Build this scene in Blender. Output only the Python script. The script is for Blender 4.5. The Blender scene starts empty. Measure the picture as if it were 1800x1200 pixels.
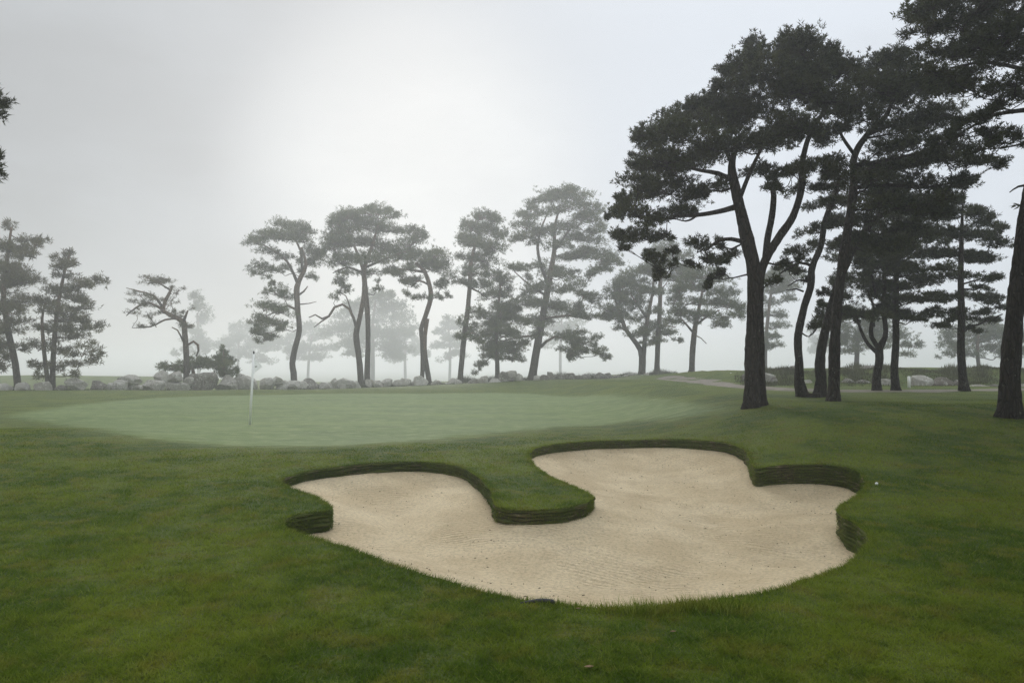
import bpy, math, random
import numpy as np
from mathutils import Vector
from mathutils.geometry import delaunay_2d_cdt

rng = np.random.default_rng(7)
random.seed(7)
SC = bpy.context.scene
COL = SC.collection
R = math.radians

# ------------------------------------------------------------------ camera, sky, sun, exposure
EYE = 1.7
PITCH = math.atan(45 / 1200)
cam = bpy.data.objects.new('camera', bpy.data.cameras.new('camera'))
COL.objects.link(cam)
cam.data.sensor_width = 36.0
cam.data.lens = 24.0
cam.data.clip_start = 0.05
cam.data.clip_end = 6000
cam.location = (0, 0, EYE)
cam.rotation_euler = (math.pi / 2 + PITCH, 0, 0)
SC.camera = cam

SUN_EL, SUN_AZ = R(23), R(-10)          # azimuth measured from +Y towards +X
sun_dir = Vector((math.sin(SUN_AZ) * math.cos(SUN_EL), math.cos(SUN_AZ) * math.cos(SUN_EL), math.sin(SUN_EL)))
sl = bpy.data.lights.new('sun', 'SUN')
sl.energy = 1.35
sl.angle = R(22)
sl.color = (1.0, 0.975, 0.93)
sun = bpy.data.objects.new('sun', sl)
COL.objects.link(sun)
sun.rotation_euler = sun_dir.to_track_quat('Z', 'Y').to_euler()

W = bpy.data.worlds.new('World')
SC.world = W
W.use_nodes = True
nt = W.node_tree
nt.nodes.clear()


def N(tree, t, **kw):
    n = tree.nodes.new(t)
    for k, v in kw.items():
        if k == 'inp':
            for i, val in v.items():
                n.inputs[i].default_value = val
        else:
            setattr(n, k, v)
    return n


def mixrgb(tree, fac, a, b, blend='MIX'):
    n = tree.nodes.new('ShaderNodeMix')
    n.data_type = 'RGBA'
    n.blend_type = blend
    for sock, v in ((n.inputs[0], fac), (n.inputs[6], a), (n.inputs[7], b)):
        if isinstance(v, bpy.types.NodeSocket):
            tree.links.new(v, sock)
        elif isinstance(v, (int, float)):
            sock.default_value = v
        else:
            sock.default_value = (*v, 1) if len(v) == 3 else v
    return n.outputs[2]


def maprange(tree, v, a, b, c, d, smooth=True):
    n = tree.nodes.new('ShaderNodeMapRange')
    n.interpolation_type = 'SMOOTHSTEP' if smooth else 'LINEAR'
    tree.links.new(v, n.inputs[0])
    for i, x in zip((1, 2, 3, 4), (a, b, c, d)):
        n.inputs[i].default_value = x
    return n.outputs[0]


tc = N(nt, 'ShaderNodeTexCoord')
sky = N(nt, 'ShaderNodeTexSky', sky_type='NISHITA', sun_disc=False)
sky.sun_elevation = SUN_EL
sky.sun_rotation = SUN_AZ
sky.air_density = 1.0
sky.dust_density = 1.0
sep = N(nt, 'ShaderNodeSeparateXYZ')
nt.links.new(tc.outputs['Generated'], sep.inputs[0])
side = maprange(nt, sep.outputs[0], -0.62, 0.5, 0.0, 1.0)
base = mixrgb(nt, side, (0.47, 0.48, 0.485), (0.80, 0.85, 0.92))
dot = N(nt, 'ShaderNodeVectorMath', operation='DOT_PRODUCT')
dot.inputs[1].default_value = (math.sin(R(-8)) * math.cos(R(14)), math.cos(R(-8)) * math.cos(R(14)), math.sin(R(14)))
nt.links.new(tc.outputs['Generated'], dot.inputs[0])
glow = maprange(nt, dot.outputs['Value'], 0.955, 1.0, 0.0, 0.85)
noi = N(nt, 'ShaderNodeTexNoise', inp={'Scale': 2.2, 'Detail': 5.0, 'Roughness': 0.5})
mp = N(nt, 'ShaderNodeMapping')
mp.inputs['Scale'].default_value = (1.0, 1.0, 2.6)
mp.inputs['Rotation'].default_value = (0, R(30), 0)
nt.links.new(tc.outputs['Generated'], mp.inputs[0])
nt.links.new(mp.outputs[0], noi.inputs['Vector'])
veil = maprange(nt, noi.outputs[0], 0.38, 0.66, 0.0, 0.42)
overcast = mixrgb(nt, glow, base, (0.86, 0.88, 0.885))
overcast = mixrgb(nt, veil, overcast, (0.62, 0.65, 0.68))
# an overcast sky is brighter overhead than near the horizon
lift = maprange(nt, sep.outputs[2], 0.40, 1.0, 1.0, 1.9)
bg_sky = N(nt, 'ShaderNodeBackground', inp={'Strength': 0.08})
nt.links.new(sky.outputs[0], bg_sky.inputs[0])
bg_oc = N(nt, 'ShaderNodeBackground', inp={'Strength': 1.0})
nt.links.new(lift, bg_oc.inputs[1])
nt.links.new(overcast, bg_oc.inputs[0])
ms = N(nt, 'ShaderNodeMixShader', inp={0: 0.93})
nt.links.new(bg_sky.outputs[0], ms.inputs[1])
nt.links.new(bg_oc.outputs[0], ms.inputs[2])
wo = N(nt, 'ShaderNodeOutputWorld')
nt.links.new(ms.outputs[0], wo.inputs[0])

SC.view_settings.view_transform = 'Standard'
SC.view_settings.look = 'None'
SC.view_settings.exposure = 0.05
SC.view_settings.gamma = 1.0
SC.view_settings.use_curve_mapping = False
SC.cycles.use_denoising = True
SC.cycles.denoising_prefilter = 'NONE'
SC.cycles.volume_bounces = 2
SC.cycles.max_bounces = 6
SC.cycles.diffuse_bounces = 3
SC.cycles.transparent_max_bounces = 8

HAZE_DENSITY = 0.0028
HAZE_G = 0.55
HAZE_COLOR = (0.93, 0.95, 0.965)


# ------------------------------------------------------------------ helpers
def tag(o, label=None, cat=None, group=None, kind=None):
    if label: o['label'] = label
    if cat: o['category'] = cat
    if group: o['group'] = group
    if kind: o['kind'] = kind
    return o


def empty(name, loc, label, cat, group=None):
    o = bpy.data.objects.new(name, None)
    COL.objects.link(o)
    o.location = loc
    o.empty_display_size = 0.2
    return tag(o, label, cat, group)


def link(name, me, mat, parent=None, smooth=True):
    """One mesh object; vertices are in world metres, the parent's place is taken off."""
    o = bpy.data.objects.new(name, me)
    COL.objects.link(o)
    if mat:
        me.materials.append(mat)
    if smooth and len(me.polygons):
        me.polygons.foreach_set('use_smooth', np.ones(len(me.polygons), dtype=bool))
    if parent:
        o.parent = parent
        root = parent
        off = Vector((0, 0, 0))
        while root:
            off += root.location
            root = root.parent
        o.location = -off
    return o


class MB:
    """Collects rings, quads and boxes; build() makes ONE mesh object."""
    def __init__(self):
        self.v, self.f, self.n = [], [], 0

    def add(self, verts, faces):
        verts = np.asarray(verts, float)
        self.v.append(verts)
        self.f += [tuple(i + self.n for i in f) for f in faces]
        self.n += len(verts)

    def tube(self, pts, rad, sides=8, rough=0.0, cap=True, roots=None):
        pts = np.asarray(pts, float)
        n = len(pts)
        tan = np.gradient(pts, axis=0)
        tan /= np.linalg.norm(tan, axis=1)[:, None] + 1e-9
        ref = np.array([1.0, 0.0, 0.0]) if abs(tan[0][0]) < 0.8 else np.array([0.0, 1.0, 0.0])
        a = np.linspace(0, 2 * np.pi, sides, endpoint=False)
        ph = rng.uniform(0, 6.28, 6)
        V = np.zeros((n, sides, 3))
        for i in range(n):
            u = ref - tan[i] * ref.dot(tan[i])
            u /= np.linalg.norm(u) + 1e-9
            w = np.cross(tan[i], u)
            ref = u
            r = np.full(sides, rad[i])
            if rough:
                s = i * 0.9
                r = r * (1 + rough * (0.5 * np.sin(3 * a + ph[0] + .25 * s) + 0.4 * np.sin(5 * a + ph[1] - .35 * s)
                                      + .35 * np.sin(2 * a + ph[2] + .6 * s)) + rough * rng.normal(0, .45, sides))
            if roots is not None:
                r = r * (1 + roots[i] * (.35 + np.maximum(0, np.cos(2.5 * a + ph[3])) + .5 * np.maximum(0, np.cos(4 * a + ph[4]))))
            V[i] = pts[i] + np.outer(np.cos(a) * r, u) + np.outer(np.sin(a) * r, w)
        F = []
        for i in range(n - 1):
            for j in range(sides):
                k = (j + 1) % sides
                F.append((i * sides + j, i * sides + k, (i + 1) * sides + k, (i + 1) * sides + j))
        if cap:
            F.append(tuple((n - 1) * sides + j for j in range(sides)))
            F.append(tuple(sides - 1 - j for j in range(sides)))
        self.add(V.reshape(-1, 3), F)

    def box(self, c, s):
        x, y, z = c
        a, b, d = s[0] / 2, s[1] / 2, s[2] / 2
        v = [(x + i * a, y + j * b, z + k * d) for k in (-1, 1) for j in (-1, 1) for i in (-1, 1)]
        self.add(v, [(0, 2, 3, 1), (4, 5, 7, 6), (0, 1, 5, 4), (2, 6, 7, 3), (0, 4, 6, 2), (1, 3, 7, 5)])

    def build(self, name, mat, parent=None, smooth=True):
        me = bpy.data.meshes.new(name)
        me.from_pydata(np.concatenate(self.v).tolist(), [], self.f)
        return link(name, me, mat, parent, smooth)


def tri_mesh(name, V, tint=None):
    """V: (n,3,3) loose triangles."""
    n = len(V)
    me = bpy.data.meshes.new(name)
    me.vertices.add(n * 3)
    me.vertices.foreach_set('co', V.astype(np.float32).ravel())
    me.loops.add(n * 3)
    me.loops.foreach_set('vertex_index', np.arange(n * 3, dtype=np.int32))
    me.polygons.add(n)
    me.polygons.foreach_set('loop_start', np.arange(0, n * 3, 3, dtype=np.int32))
    me.polygons.foreach_set('loop_total', np.full(n, 3, dtype=np.int32))
    if tint is not None:
        at_ = me.attributes.new('tint', 'FLOAT', 'FACE')
        at_.data.foreach_set('value', tint.astype(np.float32))
    me.update()
    return me


def S(a, b, x):
    t = np.clip((x - a) / (b - a), 0, 1)
    return t * t * (3 - 2 * t)


def H(x, y):
    """Height of the ground."""
    x = np.asarray(x, float)
    y = np.asarray(y, float)
    p = .78 * S(2.2, 7.6, x) * S(9.2, 17, y) * (1 - .86 * S(46, 80, y))
    b = .16 * S(-4, 8, x) * S(55, 80, y) * (1 - .85 * S(90, 110, y))
    z = .82 * (1 - (1 - p / .82) * (1 - b / .82))
    z = z - .97 * S(46, 80, y) * (1 - S(-30, 6, x))
    z = z + .26 * np.exp(-((x + 12) / 5) ** 2 - ((y - 14.5) / 3.5) ** 2)
    z = z + .10 * np.exp(-((x + 3.0) / 2.5) ** 2 - ((y - 13.6) / 1.6) ** 2)
    z = z + (.72 + .13 * np.sin(x * .9 + 1) + .08 * np.sin(x * 2.1)) * S(10.5, 17, x) * S(32, 39.5, y) * (1 - .4 * S(60, 90, y))
    z = z - 7.5 * S(100, 230, y)
    z = z + 2.3 * np.exp(-((x + 80) / 38) ** 2 - ((y - 125) / 18) ** 2)
    z = z + .03 * np.sin(x * .55 + .8) * np.sin(y * .48) * S(4, 12, y) + .015 * np.sin(x * 1.7 + y * .6) * np.sin(y * 1.1 - x * .5)
    z = z + .5 * S(90, 260, y) * (1 - S(320, 480, y)) * np.sin(x * .021 + 1.0) * (1 - S(150, 300, np.abs(x)))
    return z


CP, SP = math.cos(PITCH), math.sin(PITCH)


def ray(px, py):
    u, v = (px - 900) / 1200, (600 - py) / 1200
    return np.array([u, CP - v * SP, SP + v * CP])


def at(px, py, Y):
    """Where the sight line of a photograph point stands at distance Y."""
    d = ray(px, py)
    return np.array([0, 0, EYE]) + d * (Y / d[1])


def ground_at(px, py):
    d = ray(px, py)
    t = np.concatenate([np.arange(2, 30, .02), np.arange(30, 160, .1)])
    z = EYE + d[2] * t - H(d[0] * t, d[1] * t)
    i = np.argmax(z < 0)
    if z[i] >= 0:
        i = len(t) - 1
    f = z[i - 1] / (z[i - 1] - z[i] + 1e-12)
    tt = t[i - 1] + f * (t[i] - t[i - 1])
    return np.array([d[0] * tt, d[1] * tt])


def catmull(P, step, closed=False):
    P = np.asarray(P, float)
    n = len(P)
    out = []
    for i in range(n if closed else n - 1):
        if closed:
            a, b, c, d = P[(i - 1) % n], P[i], P[(i + 1) % n], P[(i + 2) % n]
        else:
            a, b, c, d = P[max(i - 1, 0)], P[i], P[i + 1], P[min(i + 2, n - 1)]
        k = max(1, int(np.linalg.norm((c - b)[:3]) / step))
        for t in np.arange(k) / k:
            out.append(.5 * (2 * b + (c - a) * t + (2 * a - 5 * b + 4 * c - d) * t * t + (3 * b - a - 3 * c + d) * t ** 3))
    if not closed:
        out.append(P[-1])
    return np.array(out)


def inside(x, y, poly):
    res = np.zeros(len(x), bool)
    lo, hi = poly.min(0), poly.max(0)
    idx = np.where((x > lo[0]) & (x < hi[0]) & (y > lo[1]) & (y < hi[1]))[0]
    ax, ay = poly[:, 0], poly[:, 1]
    bx, by = np.roll(ax, -1), np.roll(ay, -1)
    for s in range(0, len(idx), 4000):
        q = idx[s:s + 4000]
        X, Y = x[q][:, None], y[q][:, None]
        c = ((ay > Y) != (by > Y)) & (X < (bx - ax) * (Y - ay) / (by - ay + 1e-15) + ax)
        res[q] = c.sum(1) % 2 == 1
    return res


def near_dist(x, y, poly, cap=None):
    out = np.zeros(len(x))
    arg = np.zeros(len(x), int)
    for s in range(0, len(x), 4000):
        d = (x[s:s + 4000, None] - poly[:, 0]) ** 2 + (y[s:s + 4000, None] - poly[:, 1]) ** 2
        arg[s:s + 4000] = d.argmin(1)
        out[s:s + 4000] = np.sqrt(d.min(1))
    return out, arg


# ------------------------------------------------------------------ materials
def new_mat(name):
    m = bpy.data.materials.new(name)
    m.use_nodes = True
    t = m.node_tree
    b = t.nodes['Principled BSDF']
    return m, t, b


def pos(t):
    return N(t, 'ShaderNodeNewGeometry').outputs['Position']


def noise(t, scale, detail=4, rough=.55, vec=None, stretch=None):
    v = vec if vec is not None else pos(t)
    if stretch:
        m = N(t, 'ShaderNodeMapping')
        m.inputs['Scale'].default_value = stretch
        t.links.new(v, m.inputs[0])
        v = m.outputs[0]
    n = N(t, 'ShaderNodeTexNoise', inp={'Scale': scale, 'Detail': detail, 'Roughness': rough})
    t.links.new(v, n.inputs['Vector'])
    return n.outputs[0]


def bump(t, b, h, strength, dist):
    n = N(t, 'ShaderNodeBump', inp={'Strength': strength, 'Distance': dist})
    t.links.new(h, n.inputs['Height'])
    t.links.new(n.outputs[0], b.inputs['Normal'])
    return n


def grass_color(t):
    a = noise(t, .55, 4, .65)
    c = noise(t, 2.6, 4, .65)
    d = noise(t, 9.0, 3, .6)
    col = mixrgb(t, maprange(t, a, .40, .60, 0, 1), (.080, .146, .006), (.190, .252, .018))
    col = mixrgb(t, maprange(t, c, .48, .66, 0, .9), col, (.205, .215, .024))
    col = mixrgb(t, maprange(t, d, .52, .78, 0, .6), col, (.066, .118, .010))
    col = mixrgb(t, maprange(t, noise(t, 1.1, 4, .7), .62, .74, 0, .3), col, (.17, .115, .034))
    return col


def mat_blade():
    m, t, b = new_mat('grass_blade')
    col = grass_color(t)
    at_ = N(t, 'ShaderNodeAttribute', attribute_name='tint')
    col = mixrgb(t, maprange(t, at_.outputs['Fac'], 0, .45, .75, 0, False), col, (.022, .038, .005))
    col = mixrgb(t, maprange(t, at_.outputs['Fac'], .58, 1, 0, .8, False), col, (.30, .33, .075))
    t.links.new(col, b.inputs['Base Color'])
    b.inputs['Roughness'].default_value = .6
    b.inputs['Specular IOR Level'].default_value = .08
    tr = N(t, 'ShaderNodeBsdfTranslucent')
    t.links.new(col, tr.inputs[0])
    mx = N(t, 'ShaderNodeMixShader', inp={0: .5})
    t.links.new(b.outputs[0], mx.inputs[1])
    t.links.new(tr.outputs[0], mx.inputs[2])
    t.links.new(mx.outputs[0], t.nodes['Material Output'].inputs[0])
    return m


def mat_turf():
    m, t, b = new_mat('mown_turf')
    a = noise(t, .5, 4, .6, stretch=(.35, 1.3, 1))
    c = noise(t, 3.5, 5, .65, stretch=(.5, 1.4, 1))
    gc = mixrgb(t, maprange(t, a, .3, .7, 0, 1), (.062, .110, .013), (.112, .168, .030))
    gc = mixrgb(t, maprange(t, c, .44, .66, 0, 1), gc, (.165, .212, .068))
    gc = mixrgb(t, maprange(t, noise(t, 1.3, 4, .6, stretch=(.5, 1.2, 1)), .52, .70, 0, .6), gc, (.088, .120, .026))
    f = noise(t, 60, 3, .7)
    rc = mixrgb(t, .38, mixrgb(t, maprange(t, f, .3, .7, 0, .5), grass_color(t), (.034, .052, .010)), (.030, .036, .014))  # rough darkened evenly: shade between the grass blades is mixed into the colour
    at_ = N(t, 'ShaderNodeAttribute', attribute_name='mown')
    ad = N(t, 'ShaderNodeMath', operation='MULTIPLY_ADD', inp={1: .5, 2: -.25})
    t.links.new(c, ad.inputs[0])
    ad2 = N(t, 'ShaderNodeMath', operation='ADD')
    t.links.new(ad.outputs[0], ad2.inputs[0])
    t.links.new(at_.outputs['Fac'], ad2.inputs[1])
    k = maprange(t, ad2.outputs[0], .25, .75, 0, 1)
    t.links.new(mixrgb(t, k, rc, gc), b.inputs['Base Color'])
    b.inputs['Roughness'].default_value = .75
    b.inputs['Specular IOR Level'].default_value = .10
    sh = N(t, 'ShaderNodeMath', operation='MULTIPLY_ADD', inp={1: .07, 2: .02})
    t.links.new(k, sh.inputs[0])
    t.links.new(sh.outputs[0], b.inputs['Sheen Weight'])
    b.inputs['Sheen Roughness'].default_value = .5
    h = N(t, 'ShaderNodeMath', operation='ADD')
    t.links.new(noise(t, 14, 6, .75), h.inputs[0])
    t.links.new(f, h.inputs[1])
    bn = bump(t, b, h.outputs[0], .8, .04)
    t.links.new(maprange(t, k, 0, 1, .8, .25), bn.inputs['Strength'])
    return m


def mat_sand():
    m, t, b = new_mat('bunker_sand')
    a = noise(t, 1.2, 5, .6)
    c = noise(t, 26, 5, .75)
    f = noise(t, 150, 3, .7)
    col = mixrgb(t, maprange(t, a, .35, .66, 0, 1), (.66, .53, .335), (.80, .665, .445))
    col = mixrgb(t, maprange(t, c, .42, .66, 0, .6), col, (.40, .325, .21))
    col = mixrgb(t, maprange(t, f, .58, .72, 0, .75), col, (.26, .205, .13))
    sp = N(t, 'ShaderNodeTexVoronoi', inp={'Scale': 7.0, 'Randomness': 1.0})
    t.links.new(pos(t), sp.inputs['Vector'])
    col = mixrgb(t, maprange(t, sp.outputs['Distance'], .035, .075, .8, 0), col, (.10, .075, .05))
    t.links.new(col, b.inputs['Base Color'])
    b.inputs['Roughness'].default_value = .95
    b.inputs['Specular IOR Level'].default_value = .15
    w = N(t, 'ShaderNodeTexWave', wave_type='RINGS', rings_direction='Z',
          inp={'Scale': 4.2, 'Distortion': 7.0, 'Detail': 3.0, 'Detail Scale': .55})
    mpw = N(t, 'ShaderNodeMapping')
    mpw.inputs['Location'].default_value = (1.2, -3.5, 0)
    t.links.new(pos(t), mpw.inputs[0])
    t.links.new(mpw.outputs[0], w.inputs['Vector'])
    k = N(t, 'ShaderNodeMath', operation='MULTIPLY')
    t.links.new(w.outputs['Fac'], k.inputs[0])
    t.links.new(maprange(t, noise(t, .8, 3), .42, .58, .15, 1.1), k.inputs[1])
    h = N(t, 'ShaderNodeMath', operation='ADD')
    t.links.new(k.outputs[0], h.inputs[0])
    t.links.new(c, h.inputs[1])
    h2 = N(t, 'ShaderNodeMath', operation='MULTIPLY_ADD', inp={1: .45})
    t.links.new(f, h2.inputs[0])
    t.links.new(h.outputs[0], h2.inputs[2])
    bump(t, b, h2.outputs[0], .9, .03)
    return m


def mat_sod():
    m, t, b = new_mat('stacked_turf')
    a = noise(t, 2.0, 4, .65, stretch=(1, 1, 3))
    c = noise(t, 5, 5, .7, stretch=(.8, .8, 14))
    col = mixrgb(t, maprange(t, c, .40, .60, 0, 1), (.045, .038, .018), (.135, .105, .058))
    col = mixrgb(t, maprange(t, c, .56, .64, 0, .9), col, (.46, .37, .24))
    moss = maprange(t, noise(t, 1.6, 5, .7), .40, .54, .15, .9)
    col = mixrgb(t, moss, col, mixrgb(t, a, (.042, .066, .010), (.110, .135, .026)))
    t.links.new(col, b.inputs['Base Color'])
    b.inputs['Roughness'].default_value = .95
    b.inputs['Specular IOR Level'].default_value = .1
    bump(t, b, noise(t, 45, 5, .75), .9, .03)
    return m


def mat_soil_path():
    m, t, b = new_mat('gravel_path')
    col = mixrgb(t, maprange(t, noise(t, 3, 5), .35, .65, 0, 1), (.15, .128, .10), (.22, .19, .15))
    t.links.new(col, b.inputs['Base Color'])
    b.inputs['Roughness'].default_value = .95
    bump(t, b, noise(t, 40, 4), .5, .02)
    return m


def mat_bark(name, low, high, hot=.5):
    m, t, b = new_mat(name)
    tcn = N(t, 'ShaderNodeTexCoord')
    g = N(t, 'ShaderNodeSeparateXYZ')
    t.links.new(tcn.outputs['Generated'], g.inputs[0])
    ridge = noise(t, 7, 5, .7, stretch=(1.6, 1.6, .35))
    v = N(t, 'ShaderNodeTexVoronoi', feature='DISTANCE_TO_EDGE', inp={'Scale': 8.0})
    mpn = N(t, 'ShaderNodeMapping')
    mpn.inputs['Scale'].default_value = (1.6, 1.6, .4)
    t.links.new(pos(t), mpn.inputs[0])
    t.links.new(mpn.outputs[0], v.inputs['Vector'])
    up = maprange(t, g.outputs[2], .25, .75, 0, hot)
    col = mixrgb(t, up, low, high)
    col = mixrgb(t, maprange(t, ridge, .35, .65, .6, 0), col, (.018, .014, .011))
    col = mixrgb(t, maprange(t, v.outputs['Distance'], 0, .12, .75, 0), col, (.010, .008, .007))
    lich = maprange(t, noise(t, 11, 4, .7, stretch=(1, 1, .6)), .62, .70, 0, .8)
    col = mixrgb(t, lich, col, (.20, .20, .16))
    t.links.new(col, b.inputs['Base Color'])
    b.inputs['Roughness'].default_value = .92
    b.inputs['Specular IOR Level'].default_value = .15
    h = N(t, 'ShaderNodeMath', operation='ADD')
    t.links.new(ridge, h.inputs[0])
    t.links.new(maprange(t, v.outputs['Distance'], 0, .25, 0, 1), h.inputs[1])
    bump(t, b, h.outputs[0], 1.0, .04)
    return m


def mat_needles(name, dark, lite):
    m, t, b = new_mat(name)
    at_ = N(t, 'ShaderNodeAttribute', attribute_name='tint')
    col = mixrgb(t, at_.outputs['Fac'], dark, lite)
    col = mixrgb(t, maprange(t, noise(t, .9, 3), .5, .72, 0, .5), col, (lite[0] * 1.25, lite[1] * 1.02, lite[2] * .8))
    t.links.new(col, b.inputs['Base Color'])
    b.inputs['Roughness'].default_value = .6
    b.inputs['Specular IOR Level'].default_value = .25
    tr = N(t, 'ShaderNodeBsdfTranslucent')
    t.links.new(col, tr.inputs[0])
    mx = N(t, 'ShaderNodeMixShader', inp={0: .22})
    t.links.new(b.outputs[0], mx.inputs[1])
    t.links.new(tr.outputs[0], mx.inputs[2])
    t.links.new(mx.outputs[0], t.nodes['Material Output'].inputs[0])
    return m


def mat_stone(name, c1, c2, lichen):
    m, t, b = new_mat(name)
    oi = N(t, 'ShaderNodeObjectInfo')
    col = mixrgb(t, maprange(t, noise(t, 2.2, 6, .7), .35, .65, 0, 1), c1, c2)
    col = mixrgb(t, maprange(t, oi.outputs['Random'], 0, 1, 0, .45, False), col, (.27, .23, .185))
    col = mixrgb(t, maprange(t, noise(t, 4.5, 6, .75), .53, .62, 0, lichen), col, (.74, .73, .67))
    col = mixrgb(t, maprange(t, noise(t, 6, 5, .7), .62, .71, 0, .9), col, (.05, .05, .04))
    t.links.new(col, b.inputs['Base Color'])
    b.inputs['Roughness'].default_value = .9
    b.inputs['Specular IOR Level'].default_value = .2
    bump(t, b, noise(t, 5, 8, .78), 1.0, .22)
    return m


def mat_plain(name, col, rough=.5, var=.12, scale=20):
    m, t, b = new_mat(name)
    c = mixrgb(t, maprange(t, noise(t, scale, 4), .3, .7, 0, 1), tuple(x * (1 - var) for x in col), tuple(min(1, x * (1 + var)) for x in col))
    t.links.new(c, b.inputs['Base Color'])
    b.inputs['Roughness'].default_value = rough
    return m


M_TURF, M_BLADE, M_SAND, M_SOD, M_PATH = mat_turf(), mat_blade(), mat_sand(), mat_sod(), mat_soil_path()
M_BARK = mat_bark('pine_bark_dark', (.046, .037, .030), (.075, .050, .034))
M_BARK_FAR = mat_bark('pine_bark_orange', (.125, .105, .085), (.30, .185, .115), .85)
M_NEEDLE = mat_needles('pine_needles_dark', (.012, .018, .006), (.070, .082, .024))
M_NEEDLE_FAR = mat_needles('pine_needles', (.044, .066, .022), (.140, .168, .062))  # lighter than the near needles: fog on distant crowns partly put into the colour
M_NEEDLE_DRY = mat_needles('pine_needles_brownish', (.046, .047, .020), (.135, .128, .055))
M_STONE = mat_stone('granite_pale', (.48, .46, .41), (.64, .62, .56), .95)
M_STONE_DARK = mat_stone('granite_dark', (.15, .142, .125), (.28, .265, .235), .6)
M_WHITE = mat_plain('white_paint', (.94, .94, .92), .4, .03)
M_CLOTH = mat_plain('white_flag_cloth', (.88, .89, .90), .8, .02)
_t = M_CLOTH.node_tree
_tr = N(_t, 'ShaderNodeBsdfTranslucent', inp={0: (.88, .89, .90, 1)})
_mx = N(_t, 'ShaderNodeMixShader', inp={0: .5})
_t.links.new(_t.nodes['Principled BSDF'].outputs[0], _mx.inputs[1])
_t.links.new(_tr.outputs[0], _mx.inputs[2])
_t.links.new(_mx.outputs[0], _t.nodes['Material Output'].inputs[0])
M_BLACK = mat_plain('black_plastic', (.03, .03, .035), .4)

# ------------------------------------------------------------------ ground, putting green, bunker
# lip of the bunker: photograph point and the height of turf wall that shows below it
LIP = [(492, 844, .14), (536, 829, .15), (600, 819, .16), (660, 813, .17), (720, 811, .17), (780, 814, .18), (818, 823, .19), (845, 840, .22), (864, 860, .24),
       (871, 880, .22), (875, 889, .20), (890, 894, .18), (920, 896, .17), (960, 895, .17), (1000, 891, .17), (1028, 884, .16),
       (1039, 876, .14), (1032, 867, .12), (1012, 857, .11), (985, 846, .11), (957, 832, .11), (936, 815, .12), (928, 800, .14), (935, 791, .16),
       (955, 784, .17), (1000, 778, .18), (1075, 774, .18), (1150, 772, .18), (1220, 773, .19), (1270, 777, .20), (1300, 785, .22), (1317, 799, .26),
       (1322, 815, .30), (1332, 822, .31), (1352, 819, .31), (1400, 816, .32), (1450, 816, .33), (1490, 821, .34), (1514, 832, .36),
       (1524, 848, .36), (1519, 863, .30), (1500, 876, .24), (1482, 887, .24), (1475, 898, .28), (1482, 908, .33), (1502, 917, .34), (1522, 932, .33), (1530, 948, .28),
       (1524, 963, .16), (1505, 981, .07), (1462, 1004, .05), (1400, 1026, .05), (1340, 1041, .05), (1280, 1052, .05), (1200, 1063, .05), (1120, 1068, .05),
       (1050, 1068, .05), (1000, 1064, .05), (950, 1057, .05), (900, 1050, .05), (850, 1040, .05), (800, 1027, .05), (750, 1012, .05), (700, 995, .05),
       (650, 978, .05), (600, 960, .05), (560, 947, .05), (522, 938, .07), (500, 931, .16), (495, 918, .22), (514, 906, .24), (545, 900, .25), (572, 897, .25), (581, 892, .22), (572, 883, .16),
       (548, 871, .12), (520, 861, .10), (499, 853, .11)]
lip_ctrl = np.array([[*ground_at(p[0], p[1]), p[2]] for p in LIP])
LIPS = catmull(np.c_[lip_ctrl[:, :2], np.zeros(len(LIP))], .055, True)[:, :2]
lip_h = catmull(lip_ctrl, .055, True)
_d = np.r_[True, np.linalg.norm(np.diff(lip_h[:, :2], axis=0), axis=1) > .012]
LIPS = lip_h[_d][:, :2]
LIPW = np.clip(lip_h[_d][:, 2], .04, .5)
# small wobble of the cut edge
k_ = np.arange(len(LIPS))
tang = np.roll(LIPS, -1, 0) - np.roll(LIPS, 1, 0)
tang /= np.linalg.norm(tang, axis=1)[:, None]
area2 = np.sum(LIPS[:, 0] * np.roll(LIPS[:, 1], -1) - np.roll(LIPS[:, 0], -1) * LIPS[:, 1])
LIPN = np.c_[-tang[:, 1], tang[:, 0]] * (1 if area2 > 0 else -1)     # points into the bunker
LIPS = LIPS + LIPN * (.008 * np.sin(k_ * .33) + .006 * np.sin(k_ * .81 + 1))[:, None]

GREEN_PX = [(20, 730), (100, 716), (250, 701), (450, 694), (700, 691), (900, 691), (1050, 695), (1150, 701), (1232, 711), (1258, 720), (1200, 734),
            (1100, 742), (1000, 749), (900, 758), (800, 768), (700, 776), (600, 782), (450, 783), (330, 777), (220, 763), (110, 746), (50, 737)]
GREEN = catmull(np.array([[*ground_at(*p), 0] for p in GREEN_PX]), .5, True)[:, :2]


def scatter_grid():
    P = []
    def g(x0, x1, y0, y1, s, skip=None):
        xs, ys = np.meshgrid(np.arange(x0, x1, s), np.arange(y0, y1, s))
        q = np.c_[xs.ravel(), ys.ravel()] + rng.uniform(-.22, .22, (xs.size, 2)) * s
        if skip:
            q = q[~((q[:, 0] > skip[0]) & (q[:, 0] < skip[1]) & (q[:, 1] > skip[2]) & (q[:, 1] < skip[3]))]
        P.append(q)
    g(-6, 8, 2.5, 18, .18)
    g(-24, 24, -1, 30, .5, (-6, 8, 2.5, 18))
    g(-80, 80, -6, 100, 1.4, (-24, 24, -1, 30))
    g(-320, 320, -40, 480, 14, (-80, 80, -6, 100))
    g(-1500, 1500, -40, 1680, 60, (-320, 320, -40, 480))
    P.append(np.array([(-1520, -44), (1520, -44), (1520, 1700), (-1520, 1700)], float))
    return np.concatenate(P)


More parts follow.
